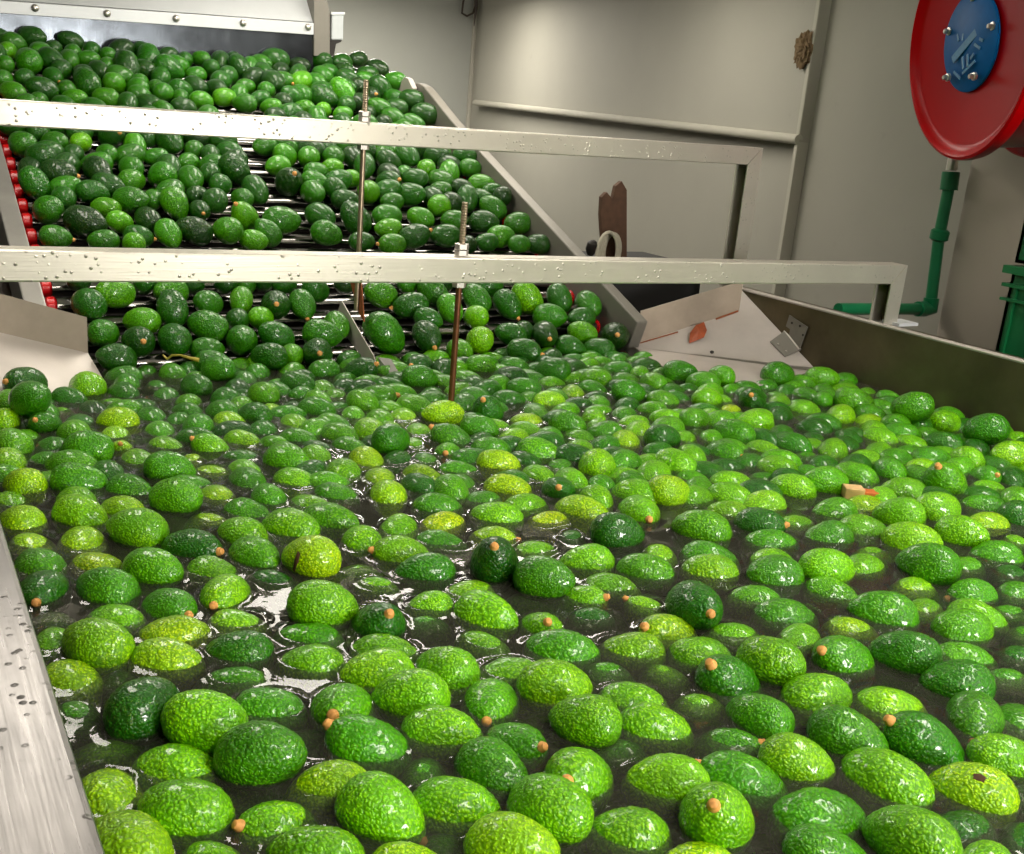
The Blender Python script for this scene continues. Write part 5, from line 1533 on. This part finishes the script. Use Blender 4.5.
2370 2144 -5 24 8 -2 97 104 24 0 -
1655 1614 -17 98 0 -1 22 114 16 0 -
2345 2019 -13 53 -1 -1 -85 102 22 0 -
161 2369 -15 100 0 -8 0 103 24 0 -
292 2441 -17 96 -3 9 26 97 14 0 -
954 2434 -19 60 2 1 -80 114 28 0 -
1813 1735 -6 68 -3 3 73 109 12 0 -
2373 1442 -19 79 2 2 -62 106 32 0 -
2404 1587 -24 27 8 -2 96 107 12 0 -
2143 1422 -7 21 7 2 -98 111 26 0 -
2187 2066 -21 72 -7 7 68 100 26 0 -
1406 2135 -23 9 -1 0 -100 103 14 0 -
1852 1679 -4 63 -6 5 77 120 16 0 -
2070 1958 -14 97 1 3 -26 105 12 0 -
1194 2530 -3 95 -3 -8 -30 112 24 0 -
2024 2503 -14 38 -6 2 92 103 24 0 -
1646 1474 -6 53 5 -3 84 108 12 0 -
574 2677 -20 79 4 -5 61 105 18 0 -
1984 2074 -23 51 4 2 -86 114 32 0 -
1158 1778 -16 72 5 5 -69 108 12 0 -
1761 2150 -14 25 3 -1 97 108 14 0 -
1519 2212 -15 58 4 3 -82 115 24 0 -
2192 1971 -22 85 4 6 -52 113 26 0 -
1409 2331 -3 95 0 0 32 114 24 0 -
163 2194 -6 65 -5 4 76 96 8 0 -
2519 2027 -22 92 0 0 39 101 26 0 -
1316 2644 -10 62 -3 2 78 112 18 0 -
1512 1590 -17 85 3 5 -53 119 16 0 -
1717 2202 -24 21 1 0 -98 98 24 0 -
635 2129 -11 2 1 0 -100 110 8 0 -
2309 1350 -22 60 1 0 -80 116 32 0 -
1883 1512 -11 97 2 -8 22 118 12 0 -
1284 2394 -6 49 3 -2 87 97 24 0 -
1135 1922 -16 41 3 1 -91 105 12 0 -
2543 1684 -22 45 2 -1 89 109 12 0 -
1348 1537 -10 98 -1 5 19 113 16 0 -
709 2315 -9 82 1 -1 57 96 28 0 -
682 2669 -16 74 5 -5 67 108 14 0 -
283 2346 -6 74 2 -3 68 113 18 0 -
1403 1819 -17 34 -2 -1 -94 117 16 0 -
1533 1455 -13 97 1 6 -22 117 12 0 -
1215 2336 -21 91 -4 8 39 97 18 0 -
168 1973 -7 98 2 8 -19 101 26 0 -
899 1976 -20 60 -5 -4 -79 114 12 0 -
1258 1516 -3 88 -3 -5 -47 118 32 0 -
1813 2420 -19 47 6 -3 88 100 24 0 -
2362 1707 -7 98 -1 4 17 119 16 0 -
1627 1877 -6 99 0 0 15 116 26 0 -
291 1996 -4 24 -3 1 97 108 26 0 -
1038 2380 -6 100 0 -2 7 106 8 0 -
689 2031 -15 80 -6 -8 -60 96 26 0 -
1638 2669 -17 19 -2 0 98 108 18 0 -
786 2543 -14 77 4 -4 63 111 18 0 -
581 2307 -13 85 -4 -6 -51 99 18 0 -
1548 2382 -12 96 2 6 -29 113 18 0 -
1277 1958 -12 45 2 -1 89 108 32 0 -
1586 2572 -11 68 -6 5 72 96 8 0 -
1519 2494 -18 68 5 -5 73 103 24 0 -
1975 1406 -7 67 5 -5 74 101 22 0 -
2545 2142 -8 0 5 0 -100 111 18 0 -
973 2061 -21 85 4 -6 53 101 32 0 -
1677 1553 -6 73 -6 -6 -68 119 32 0 -
1356 1690 -5 99 -1 4 15 109 22 0 -
322 2102 -6 48 0 0 -88 108 14 0 -
1552 2065 -20 99 -1 -7 -9 107 26 0 -
1258 1854 -3 96 -1 -4 -29 106 12 0 -
1956 2189 -16 100 0 2 -2 100 14 0 -
1175 1629 -4 65 3 3 -76 100 32 0 -
1765 1332 -9 93 0 0 37 104 32 0 -
2545 1610 -10 71 -4 -4 -70 109 26 0 -
454 2338 -4 100 0 -2 -6 96 24 0 -
707 1851 -17 23 6 1 -97 104 12 0 -
1119 2329 -8 13 4 -1 99 112 24 0 -
750 2417 -21 60 -7 5 79 101 14 0 -
1695 1791 -14 92 -2 5 39 100 26 0 -
2000 2435 -8 33 6 -2 94 114 14 0 -
879 2379 -9 37 -4 -2 -93 96 18 0 -
2298 1829 -8 70 4 4 -71 118 22 0 -
914 1650 -3 75 4 -4 66 106 26 0 -
1444 1887 -3 97 -2 -9 -21 105 22 0 -
1966 2534 -17 85 4 -6 53 111 18 0 -
919 2260 -23 100 0 -7 7 103 18 0 -
770 1989 -22 44 -6 3 89 101 12 0 -
164 2260 -13 78 -1 1 63 113 24 0 -
790 2224 -12 21 0 0 98 106 18 0 -
810 2685 -17 100 0 -9 -1 112 24 0 -
2069 1226 -5 31 -7 -2 -95 111 26 0 -
2063 2253 -18 98 0 -2 -18 107 24 0 -
2256 1412 -16 72 6 6 -69 116 16 0 -
1781 2550 -21 97 1 4 -25 106 8 0 -
1103 2203 -6 43 2 -1 90 114 28 0 -
1373 1472 -9 9 -8 -1 -99 109 32 0 -
2250 2092 -17 94 1 -2 34 111 16 0 -
504 2689 -16 33 -8 -3 -94 97 14 0 -
1311 1632 -19 7 -7 0 100 114 32 0 -
1912 918 -12 96 -2 -7 -28 115 16 0 -
2545 1349 -9 56 -6 4 83 107 22 0 -
506 622 -8 80 1 2 -60 101 16 0 -
222 589 -12 34 3 1 -94 106 26 0 -
2483 1237 3 36 5 2 -93 109 32 0 -
2191 864 -14 76 -4 -4 -65 107 36 0 -
2239 545 -7 1 8 0 100 103 16 0 -
2325 1055 -20 99 -1 5 12 108 36 0 -
1767 748 -7 18 9 -2 98 102 26 0 -
1728 610 -4 12 1 0 -99 112 36 0 -
2210 1070 -12 98 -1 -4 -20 105 12 0 -
1599 719 -13 15 3 0 -99 108 22 0 -
1588 551 -16 49 -8 5 87 107 26 0 -
2369 764 -15 82 -4 -5 -57 120 26 0 -
1954 619 -8 79 0 0 62 113 36 0 -
1310 393 1 70 5 5 -72 112 16 0 -
2423 404 -22 25 -5 1 97 112 12 0 -
783 388 -20 92 0 0 39 117 36 0 -
2029 403 -18 23 -4 -1 -97 102 16 0 -
1246 448 -10 87 0 0 50 119 22 0 -
722 475 -4 100 0 -7 7 108 12 0 -
1875 469 -21 7 -1 0 -100 107 16 0 -
2538 815 -2 44 1 -1 90 113 26 0 -
394 408 -14 10 7 1 -99 100 32 0 -
1964 824 -12 44 0 0 -90 115 36 0 -
330 550 -10 92 3 -8 37 103 26 0 -
1975 724 -6 78 -2 2 63 115 26 0 -
2130 1076 -3 34 -8 -3 -94 111 36 0 -
1178 524 0 97 2 -9 24 119 36 0 -
2030 897 1 99 -1 -5 -16 108 22 0 -
1515 487 -6 99 0 -1 11 102 26 0 -
266 351 -11 3 -10 0 100 120 12 0 -
2470 980 -3 65 0 0 -76 116 22 0 -
2512 508 -17 48 4 2 -88 119 26 0 -
1329 586 -11 68 1 -1 73 101 16 0 -
876 351 -9 27 0 0 -96 110 26 0 -
2409 1177 -19 96 0 -1 -28 103 12 0 -
2069 800 -2 100 0 -2 -1 110 26 0 -
1673 364 -11 97 -2 9 21 102 32 0 -
499 444 -19 68 -5 4 73 119 22 0 -
1858 791 -19 25 -2 0 -97 107 36 0 -
2329 859 -10 28 -8 -2 -96 120 36 0 -
394 629 -18 73 0 0 68 103 32 0 -
2011 984 -8 100 0 -2 -4 105 16 0 -
2356 449 -7 53 5 3 -85 102 32 0 -
1989 497 -7 69 -6 -5 -72 103 32 0 -
238 718 -8 73 -5 -5 -68 120 12 0 -
294 629 -17 81 4 6 -58 116 32 0 -
2230 938 3 99 1 8 -13 111 36 0 -
1470 354 -3 56 8 -6 82 115 32 0 -
1393 505 -5 55 -2 -2 -83 113 16 0 -
2465 785 -10 69 4 -4 72 121 36 0 -
2206 780 -2 79 3 4 -62 113 26 0 -
986 394 -3 3 9 0 100 110 16 0 -
2364 961 -17 23 9 2 -97 113 36 0 -
1409 645 -8 40 -2 -1 -92 102 32 0 -
1570 389 -18 79 0 0 61 116 32 0 -
2245 1156 -21 91 -4 9 41 112 22 0 -
800 486 -10 96 -2 -7 -27 114 16 0 -
1822 905 -22 45 -7 -4 -89 110 26 0 -
1075 407 -13 60 -5 -4 -80 100 22 0 -
1753 352 -7 53 1 1 -85 106 26 0 -
1520 593 1 85 -5 -8 -52 108 22 0 -
224 510 -4 52 2 -1 85 114 26 0 -
1928 374 -16 100 0 -9 2 107 26 0 -
274 438 -21 99 1 5 -12 105 32 0 -
1804 436 3 77 -2 3 64 107 32 0 -
2407 1037 3 65 -4 -3 -76 104 26 0 -
628 485 -18 45 2 1 -89 104 16 0 -
1813 657 -4 60 4 -3 80 112 26 0 -
1736 845 -21 89 0 0 46 104 26 0 -
608 360 -2 100 0 -8 -3 107 26 0 -
2431 660 -9 58 2 1 -81 110 36 0 -
1619 625 -17 27 0 0 96 106 16 0 -
1717 516 1 50 -1 0 87 107 32 0 -
2135 972 2 33 7 -2 94 118 16 0 -
2026 587 -6 37 8 -3 92 108 22 0 -
2345 530 -20 68 -1 -1 -74 101 22 0 -
2532 1113 -19 82 -4 6 57 120 16 0 -
1181 402 -11 6 -9 0 99 102 26 0 -
2113 388 -3 70 -3 3 71 108 22 0 -
594 563 -1 76 -2 2 65 113 36 0 -
174 407 -13 74 6 -7 67 102 12 0 -
2424 556 -3 96 -2 7 28 106 36 0 -
2140 696 -8 94 1 -4 33 116 16 0 -
1107 478 -6 88 3 6 -47 114 32 0 -
174 775 -16 99 1 4 -13 112 26 0 -
2541 897 -15 47 4 2 -88 119 12 0 -
2146 579 -19 44 -7 -3 -90 108 12 0 -
2200 413 -22 97 2 -9 23 115 26 0 -
2054 718 -19 87 -1 -2 -50 115 12 0 -
2289 729 -5 85 -3 6 52 104 26 0 -
1507 722 -7 79 -1 1 62 116 36 0 -
2100 487 -1 83 4 -6 56 117 12 0 -
2533 685 -6 14 -6 1 99 120 32 0 -
2410 850 -18 59 7 5 -80 111 22 0 -
2546 1192 -13 89 4 -8 45 111 32 0 -
2255 643 -15 5 5 0 -100 114 36 0 -
2275 467 -20 62 -6 -5 -78 104 36 0 -
2508 586 -4 8 -4 0 -100 118 36 0 -
1651 779 -21 90 2 5 -43 112 32 0 -
1637 483 -5 79 6 -7 61 111 32 0 -
2325 605 -2 87 2 -3 49 116 16 0 -
457 509 -3 99 -1 -7 -14 113 26 0 -
2535 1027 -21 92 2 4 -40 105 16 0 -
529 366 -18 20 3 -1 98 120 12 0 -
2492 377 3 100 0 2 -7 115 16 0 -
1255 542 -17 19 3 -1 98 115 12 0 -
1389 386 -6 82 6 -8 56 105 26 0 -
1845 578 -6 63 3 -3 77 107 16 0 -
1899 705 -9 52 -7 5 85 108 16 0 -
165 651 -4 99 1 -8 14 117 12 0 -
325 714 -5 16 -7 1 99 120 26 0 -
2378 1252 -9 37 -5 2 93 100 32 0 -
1843 364 -3 56 -4 -2 -83 106 36 0 -
702 385 3 86 -5 8 49 106 16 0 -
1694 708 -3 90 -1 2 43 107 16 0 -
2348 372 -10 99 0 9 5 111 16 0 -
2110 876 -6 97 -1 -4 -24 101 12 0 -
366 481 -18 99 0 1 13 109 32 0 -
876 433 -7 100 0 2 -1 108 16 0 -
1721 439 -17 24 4 -1 97 108 22 0 -
770 3938 542 89 3 6 -45 127 1 0 -
1368 3626 416 14 10 -1 99 117 16 0 -
790 4411 734 60 10 -8 79 114 6 0 -
2019 3929 539 66 14 -13 73 127 16 0 -
1558 4581 802 87 2 -3 48 114 1 0 -
794 4039 583 23 -16 4 96 112 11 0 -
1566 4152 629 75 22 -29 56 119 16 0 -
883 4048 587 97 3 -16 16 117 11 0 -
919 4142 625 94 6 27 -20 123 6 0 -
1661 3894 524 99 -1 11 8 128 6 0 -
1473 4534 783 61 20 -17 74 127 11 0 -
655 4393 726 52 5 3 -85 117 6 0 -
1922 4202 649 49 12 -7 86 127 16 0 -
1680 4010 572 85 0 -1 -52 110 11 0 -
1832 4336 703 23 1 0 97 119 1 0 -
1764 4137 623 93 0 -1 -38 123 16 0 -
577 3951 548 22 22 5 -95 115 11 0 -
1103 3965 553 67 7 -6 74 129 11 0 -
492 3985 562 62 3 -3 78 118 11 0 -
459 4629 822 100 0 7 1 120 11 0 -
1511 3894 525 74 18 -21 61 120 6 0 -
1588 3952 548 57 25 -19 76 120 16 0 -
1037 4142 625 97 -3 18 15 118 6 0 -
1576 4363 714 80 11 15 -57 125 16 0 -
1812 4466 756 55 -5 4 83 128 11 0 -
1461 4172 637 4 -16 1 99 125 11 0 -
921 4525 780 65 12 -11 74 121 16 0 -
1629 4554 791 42 34 17 -83 128 11 0 -
1384 4129 620 98 2 -8 19 112 1 0 -
1005 4029 579 96 -1 5 28 118 11 0 -
1017 3916 533 92 2 6 -39 123 1 0 -
1107 3742 463 95 4 -24 17 125 6 0 -
1964 3628 417 2 -18 0 -98 114 1 0 -
1665 4123 617 75 2 -2 66 124 11 0 -
1875 4055 590 67 25 -26 65 116 16 0 -
1072 4314 694 19 -5 -1 -98 114 11 0 -
1984 4634 824 5 9 0 -99 121 6 0 -
1356 4063 593 99 0 0 11 117 16 0 -
1217 4345 707 65 -3 3 76 121 6 0 -
1434 4057 590 45 19 10 -87 116 16 0 -
1118 4096 606 42 19 9 -88 128 16 0 -
2016 4415 735 61 -4 3 79 120 11 0 -
1684 4411 734 45 -8 4 89 129 11 0 -
1408 4488 765 96 3 -23 13 116 1 0 -
1300 4317 695 42 33 17 -83 111 16 0 -
1990 4059 591 62 13 -11 77 124 16 0 -
970 4465 755 23 5 -1 97 116 6 0 -
912 4627 821 96 3 -27 11 130 1 0 -
714 4079 599 40 13 -6 90 117 11 0 -
1495 4110 612 57 15 11 -80 122 1 0 -
1915 3939 543 2 22 -1 98 124 6 0 -
1002 4634 824 55 15 -10 82 111 6 0 -
1017 4406 732 59 16 12 -79 115 11 0 -
1799 3556 388 73 11 12 -67 115 6 0 -
1466 4271 677 74 -1 2 67 119 1 0 -
602 4527 781 86 -2 3 50 120 16 0 -
1945 4565 796 6 9 -1 99 118 16 0 -
1687 4494 767 84 10 16 -50 123 16 0 -
1507 4005 569 9 -14 -1 -99 125 16 0 -
941 3930 539 96 -3 11 25 125 11 0 -
651 4019 575 36 -1 -1 -93 125 16 0 -
1791 4616 817 18 11 2 -98 116 11 0 -
1935 4113 613 55 3 2 -83 126 16 0 -
482 4059 591 30 33 11 -89 121 16 0 -
1592 3822 495 56 22 -16 78 117 1 0 -
1109 4543 787 98 2 13 -18 117 16 0 -
549 3663 431 44 10 5 -89 122 6 0 -
1871 4638 825 81 -1 -1 -59 126 6 0 -
1351 3889 523 9 30 -3 95 113 16 0 -
1999 4166 635 95 5 23 -22 123 16 0 -
1427 4369 717 51 -4 -2 -86 111 16 0 -
1333 3981 560 29 20 -6 93 110 6 0 -
435 3923 536 12 8 1 -99 113 11 0 -
1845 3966 554 37 14 -6 92 129 6 0 -
1773 4065 594 82 6 -9 56 120 16 0 -
1749 4295 687 88 0 0 47 117 11 0 -
1300 4478 760 89 1 -2 46 121 11 0 -
610 4083 601 82 8 13 -55 117 11 0 -
1457 3641 422 7 -21 1 97 127 11 0 -
1562 4073 597 92 3 8 -38 117 16 0 -
727 4368 716 65 -4 3 76 113 6 0 -
882 3979 559 96 4 -18 21 121 16 0 -
838 4144 626 71 18 -20 65 112 11 0 -
654 3549 385 23 8 -2 97 119 6 0 -
1898 3682 439 85 8 14 -50 125 16 0 -
902 4289 684 76 -3 -4 -64 122 16 0 -
1899 4296 687 97 1 23 -5 126 16 0 -
839 3517 372 37 18 7 -91 127 16 0 -
1310 4611 814 77 12 -15 61 127 6 0 -
1536 4482 762 10 -2 0 99 119 16 0 -
1693 3713 451 65 6 -5 75 124 1 0 -
1890 4486 764 9 22 -2 97 112 1 0 -
872 3673 435 64 29 -29 65 122 11 0 -
764 3751 467 12 12 1 -99 121 16 0 -
857 4376 719 9 -4 0 -100 128 16 0 -
526 3525 376 0 -17 0 99 111 16 0 -
574 4022 576 98 0 0 22 119 6 0 -
1080 4033 581 60 7 5 -79 116 1 0 -
1858 4150 628 45 0 0 -89 112 1 0 -
691 3959 551 96 3 -12 27 110 11 0 -
523 4592 806 26 -15 -4 -95 119 16 0 -
1866 3514 371 26 -13 -3 -96 124 1 0 -
1756 3881 519 21 28 6 -93 126 16 0 -
1494 4641 827 42 5 -2 91 116 16 0 -
438 3623 415 63 26 24 -69 113 1 0 -
2014 3549 385 38 16 -7 91 117 11 0 -
1031 3718 453 98 -2 -12 -17 112 16 0 -
1438 3868 514 95 -1 -4 -32 129 6 0 -
1960 3996 566 34 13 -5 93 116 6 0 -
954 4081 600 46 31 -17 81 127 16 0 -
1628 3584 400 97 -3 -18 -17 128 11 0 -
644 3687 441 99 -1 -9 -9 113 16 0 -
438 4466 756 67 18 -17 70 126 11 0 -
2003 3804 488 3 15 -1 99 127 1 0 -
512 3746 465 19 3 1 -98 114 11 0 -
'''

# ------------------------------------------------------------------ avocados
HL, RB = 0.046, 0.033          # half length and radius of a middling fruit


def fruit_mesh(name, nu, nv, seed, amp, neck=.13, mats=True):
    """pebbly pear-ovoid about the x axis, stem end at -x"""
    off = Vector((seed * 13.7, seed * 5.1, -seed * 9.3)); vs = []; fs = []
    bend = (random.random() - .5) * .10
    for i in range(nu + 1):
        t = math.pi * i / nu; x = -math.cos(t)
        r = math.sin(t) ** (.92 if x > 0 else .92 + neck * 1.6 * x * x) * (1 + neck * x)
        if i in (0, nu):
            ring = 1
        else: ring = nv
        for k in range(ring):
            a = 2 * math.pi * k / nv
            p = Vector((x * HL, r * RB * math.cos(a), r * RB * math.sin(a) + bend * RB * (1 - x * x)))
            n_ = Vector((x / HL * .0016, p.y, p.z)); n_ = n_.normalized() if n_.length > 1e-9 else Vector((x, 0, 0))
            low = noise.noise(p * 24 + off) * .0022
            hi = 0.0
            if amp:
                d_ = noise.voronoi(p * 260 + off)[0]; hi = -(d_[0] - .35) * amp
                hi += noise.noise(p * 130 + off) * amp * .6
            vs.append(tuple(p + n_ * (low + hi)))
    def idx(i, k): return 0 if i == 0 else (1 + (nu - 1) * nv if i == nu else 1 + (i - 1) * nv + k % nv)
    for i in range(nu):
        for k in range(nv):
            if i == 0: fs.append((0, idx(1, k + 1), idx(1, k)))
            elif i == nu - 1: fs.append((idx(i, k), idx(i, k + 1), idx(nu, 0)))
            else: fs.append((idx(i, k), idx(i, k + 1), idx(i + 1, k + 1), idx(i + 1, k)))
    return vs, fs


def mesh_from(name, vs, fs, mat):
    me = bpy.data.meshes.new(name); me.from_pydata(vs, [], fs)
    bm = bmesh.new(); bm.from_mesh(me); bmesh.ops.recalc_face_normals(bm, faces=bm.faces); bm.to_mesh(me); bm.free()
    for p in me.polygons: p.use_smooth = True
    me.materials.append(mat); return me


VAR = [mesh_from('avocado', *fruit_mesh('a', 84, 72, s + 1, .0012, nk), M['skin']) for s, nk in enumerate((.10, .15, .22, .05, .18, .13))]
LOWV = [fruit_mesh('b', 22, 18, s + 20, .0, nk) for s, nk in enumerate((.10, .17, .05))]
sm = MB(); sm.lathe((-HL + .001, 0, 0), (-1, 0, 0), [(-.006, .0062), (.0015, .0060), (.0035, .0046), (.0058, .0042), (.0068, .0026)], 12)
proto_stub = sm.build('stem_stub', M['stem'], None, smooth=True)
STUB = proto_stub.data
svs = [tuple(v.co) for v in STUB.vertices]; sfs = [tuple(p.vertices) for p in STUB.polygons]
bpy.data.objects.remove(proto_stub)

TONES = [(0, (14, 60, 2)), (1, (28, 98, 0)), (2, (70, 148, 0)), (3, (116, 190, 0)), (4, (156, 208, 0)), (5, (190, 218, 0))]


def tone_rgb(t, j):
    for (a, ca), (b, cb) in zip(TONES, TONES[1:]):
        if t <= b:
            f = (t - a) / (b - a); c = [ca[i] + (cb[i] - ca[i]) * f for i in range(3)]
            return lin([max(0, v * (1 + j)) for v in c])


# x y z (mm), quaternion (1/100), size (1/100), tone (x10), stub 0/1, label ; "-" marks a fruit of the uncounted rest
FR = []
for ln in FRUIT.strip().split('\n'):
    p = ln.split(None, 10)
    FR.append(([int(v) for v in p[:10]], p[10]))
rnd = random.Random(9)
mv, mf, mm, mc = [], [], [], []
protos = {}
stub0 = None
for (v, lab) in FR:
    pos = Vector((v[0], v[1], v[2])) / 1000; q = Quaternion([a / 100 for a in v[3:7]]).normalized()
    s = v[7] / 100; rgb = tone_rgb(v[8] / 10, rnd.uniform(-.08, .08)); stub = v[9]
    q = q @ Quaternion((1, 0, 0), rnd.uniform(0, 6.28))
    if lab != '-':
        k = rnd.randrange(len(VAR))
        if k not in protos:
            o = bpy.data.objects.new('avocado', VAR[k]); protos[k] = o
        else:
            o = protos[k].copy()
        col.objects.link(o)
        o.location = pos; o.rotation_mode = 'QUATERNION'; o.rotation_quaternion = q; o.scale = (s, s, s); o.color = (*rgb, 1)
        place = 'avocados on the roller conveyor' if lab.startswith('C|') else 'avocados floating in the wash tank'
        tag(o, lab[2:], 'avocado', place)
        if stub:
            if stub0 is None: stub0 = bpy.data.objects.new('stem_stub', STUB); c_ = stub0
            else: c_ = stub0.copy()
            col.objects.link(c_); c_.parent = o; c_['label'] = 'orange brown stem stub'
    else:
        bv, bf = LOWV[rnd.randrange(3)]; R_ = q.to_matrix(); b0 = len(mv)
        for p in bv: mv.append(tuple(pos + R_ @ (Vector(p) * s))); mc.append((*rgb, 1))
        for f in bf: mf.append(tuple(i + b0 for i in f)); mm.append(0)
        if stub:
            b0 = len(mv)
            for p in svs: mv.append(tuple(pos + R_ @ (Vector(p) * s))); mc.append((*rgb, 1))
            for f in sfs: mf.append(tuple(i + b0 for i in f)); mm.append(1)
# scars that belong to two particular fruits
from mathutils.bvhtree import BVHTree


def scar(key, name, label, outline, mat, lift):
    """a patch of scarred skin lying on the fruit's own surface"""
    o = next(o for o in bpy.data.objects if key in str(o.get('label', '')))
    mw = Matrix.LocRotScale(o.location, o.rotation_quaternion, o.scale); inv = mw.inverted()
    bv = BVHTree.FromPolygons([v.co for v in o.data.vertices], [tuple(p.vertices) for p in o.data.polygons])
    cx_ = sum(p[0] for p in outline) / len(outline); cy_ = sum(p[1] for p in outline) / len(outline)
    rings = []; n_ = len(outline)
    for f in (0.02, .35, .7, 1.0):
        r_ = []
        for (x, y) in outline:
            d = ray(cx_ + (x - cx_) * f, cy_ + (y - cy_) * f); a_ = inv @ EYE; b_ = inv @ (EYE + d)
            hit = bv.ray_cast(a_, (b_ - a_).normalized())
            if hit[0] is None: return
            r_.append((hit[0] + hit[1] * (lift if f < 1 else -.0006)))
        rings.append(r_)
    vs = [v for r_ in rings for v in r_]; m_ = MB()
    m_.add(vs, [tuple(range(n_))] + [(i * n_ + k, i * n_ + (k + 1) % n_, (i + 1) * n_ + (k + 1) % n_, (i + 1) * n_ + k) for i in range(3) for k in range(n_)])
    s_ = m_.build(name, mat, None, smooth=True); s_.parent = o; s_['label'] = label


scar('dark brown gash', 'skin_gash', 'dark brown split in the skin', [(298, 549), (301, 553), (299, 562), (295, 574), (292, 572), (294, 560)], M['scar'], .0012)
scar('brown bruised patch', 'skin_bruise', 'brown bruised patch', [(972, 772), (982, 773), (989, 779), (985, 784), (978, 781), (971, 779)], M['scar'], .0004)

me = bpy.data.meshes.new('avocado_mass'); me.from_pydata(mv, [], mf)
me.materials.append(M['skin_far']); me.materials.append(M['stem'])
for p, i in zip(me.polygons, mm): p.material_index = i; p.use_smooth = True
ca = me.color_attributes.new('fruit_colour', 'FLOAT_COLOR', 'POINT')
ca.data.foreach_set('color', np.array(mc, dtype=np.float32).ravel())
o = bpy.data.objects.new('avocado_mass', me); col.objects.link(o)
tag(o, 'mass of the smaller avocados packed between the nearer ones, mostly far end and conveyor', 'avocados', kind='stuff')

# ------------------------------------------------------------------ water, drawn up a little where it wets each fruit
GX0, GX1, GY0, GY1, ST = XL + .0, XR - .001, 0.40, 2.75, 0.0055
nx = int((GX1 - GX0) / ST) + 1; ny = int((GY1 - GY0) / ST) + 1
gx = np.linspace(GX0, GX1, nx); gy = np.linspace(GY0, GY1, ny)
XX, YY = np.meshgrid(gx, gy)
ZZ = (np.sin(XX * 23 + YY * 11) + np.sin(XX * 9 - YY * 31 + 1.3) + .7 * np.sin(XX * 47 + YY * 39)) * .00035
for (v, lab) in FR:
    pos = Vector((v[0], v[1], v[2])) / 1000; s = v[7] / 100
    if abs(pos.z) > RB * s * .95 or lab.startswith('C|'): continue
    q = Quaternion([a / 100 for a in v[3:7]]).normalized(); ax = q @ Vector((1, 0, 0)); ax.z = 0
    if ax.length < .2: ax = Vector((1, 0, 0))
    ax.normalize(); k = math.sqrt(1 - (pos.z / (RB * s)) ** 2); a_, b_ = HL * s * k, RB * s * k
    i0, i1 = np.searchsorted(gx, [pos.x - .08, pos.x + .08]); j0, j1 = np.searchsorted(gy, [pos.y - .08, pos.y + .08])
    if i0 >= i1 or j0 >= j1: continue
    dx = XX[j0:j1, i0:i1] - pos.x; dy = YY[j0:j1, i0:i1] - pos.y
    u = dx * ax.x + dy * ax.y; w_ = -dx * ax.y + dy * ax.x
    rr = np.sqrt((u / a_) ** 2 + (w_ / b_) ** 2); dd = (rr - 1) * np.sqrt(u * u + w_ * w_) / np.maximum(rr, 1e-3)
    ZZ[j0:j1, i0:i1] = np.maximum(ZZ[j0:j1, i0:i1], ZZ[j0:j1, i0:i1] * .5 + .0038 * np.exp(-np.abs(dd) / .0055))
co = np.stack([XX, YY, ZZ], -1).reshape(-1, 3)
ii = np.arange(nx * ny).reshape(ny, nx)
quad = np.stack([ii[:-1, :-1], ii[:-1, 1:], ii[1:, 1:], ii[1:, :-1]], -1).reshape(-1, 4)
bord = list(ii[0, :]) + list(ii[1:, -1]) + list(ii[-1, -2::-1]) + list(ii[-2:0:-1, 0])
nb = len(bord); base = nx * ny
low = co[bord].copy(); low[:, 2] = -.44
faces = [tuple(map(int, f)) for f in quad]
for i in range(nb):
    j = (i + 1) % nb; faces.append((int(bord[j]), int(bord[i]), base + i, base + j))
faces.append(tuple(range(base, base + nb))[::-1])
me = bpy.data.meshes.new('wash_water'); me.from_pydata(np.vstack([co, low]).tolist(), [], faces)
me.materials.append(M['water'])
for p in me.polygons: p.use_smooth = len(p.vertices) == 4
bm = bmesh.new(); bm.from_mesh(me); bmesh.ops.recalc_face_normals(bm, faces=bm.faces); bm.to_mesh(me); bm.free()
try: me.set_sharp_from_angle(angle=math.radians(60))
except Exception: pass
o = bpy.data.objects.new('wash_water', me); col.objects.link(o)
tag(o, 'murky olive brown wash water filling the steel tank', 'water', kind='stuff')

# ------------------------------------------------------------------ view
sc.view_settings.view_transform = 'Standard'
sc.view_settings.look = 'None'
sc.view_settings.gamma = 1.0
sc.view_settings.use_curve_mapping = False
sc.view_settings.exposure = 0.55
sc.cycles.max_bounces = 8
sc.cycles.transparent_max_bounces = 12
sc.cycles.caustics_reflective = False
sc.cycles.caustics_refractive = False
sc.cycles.sample_clamp_indirect = 4.0
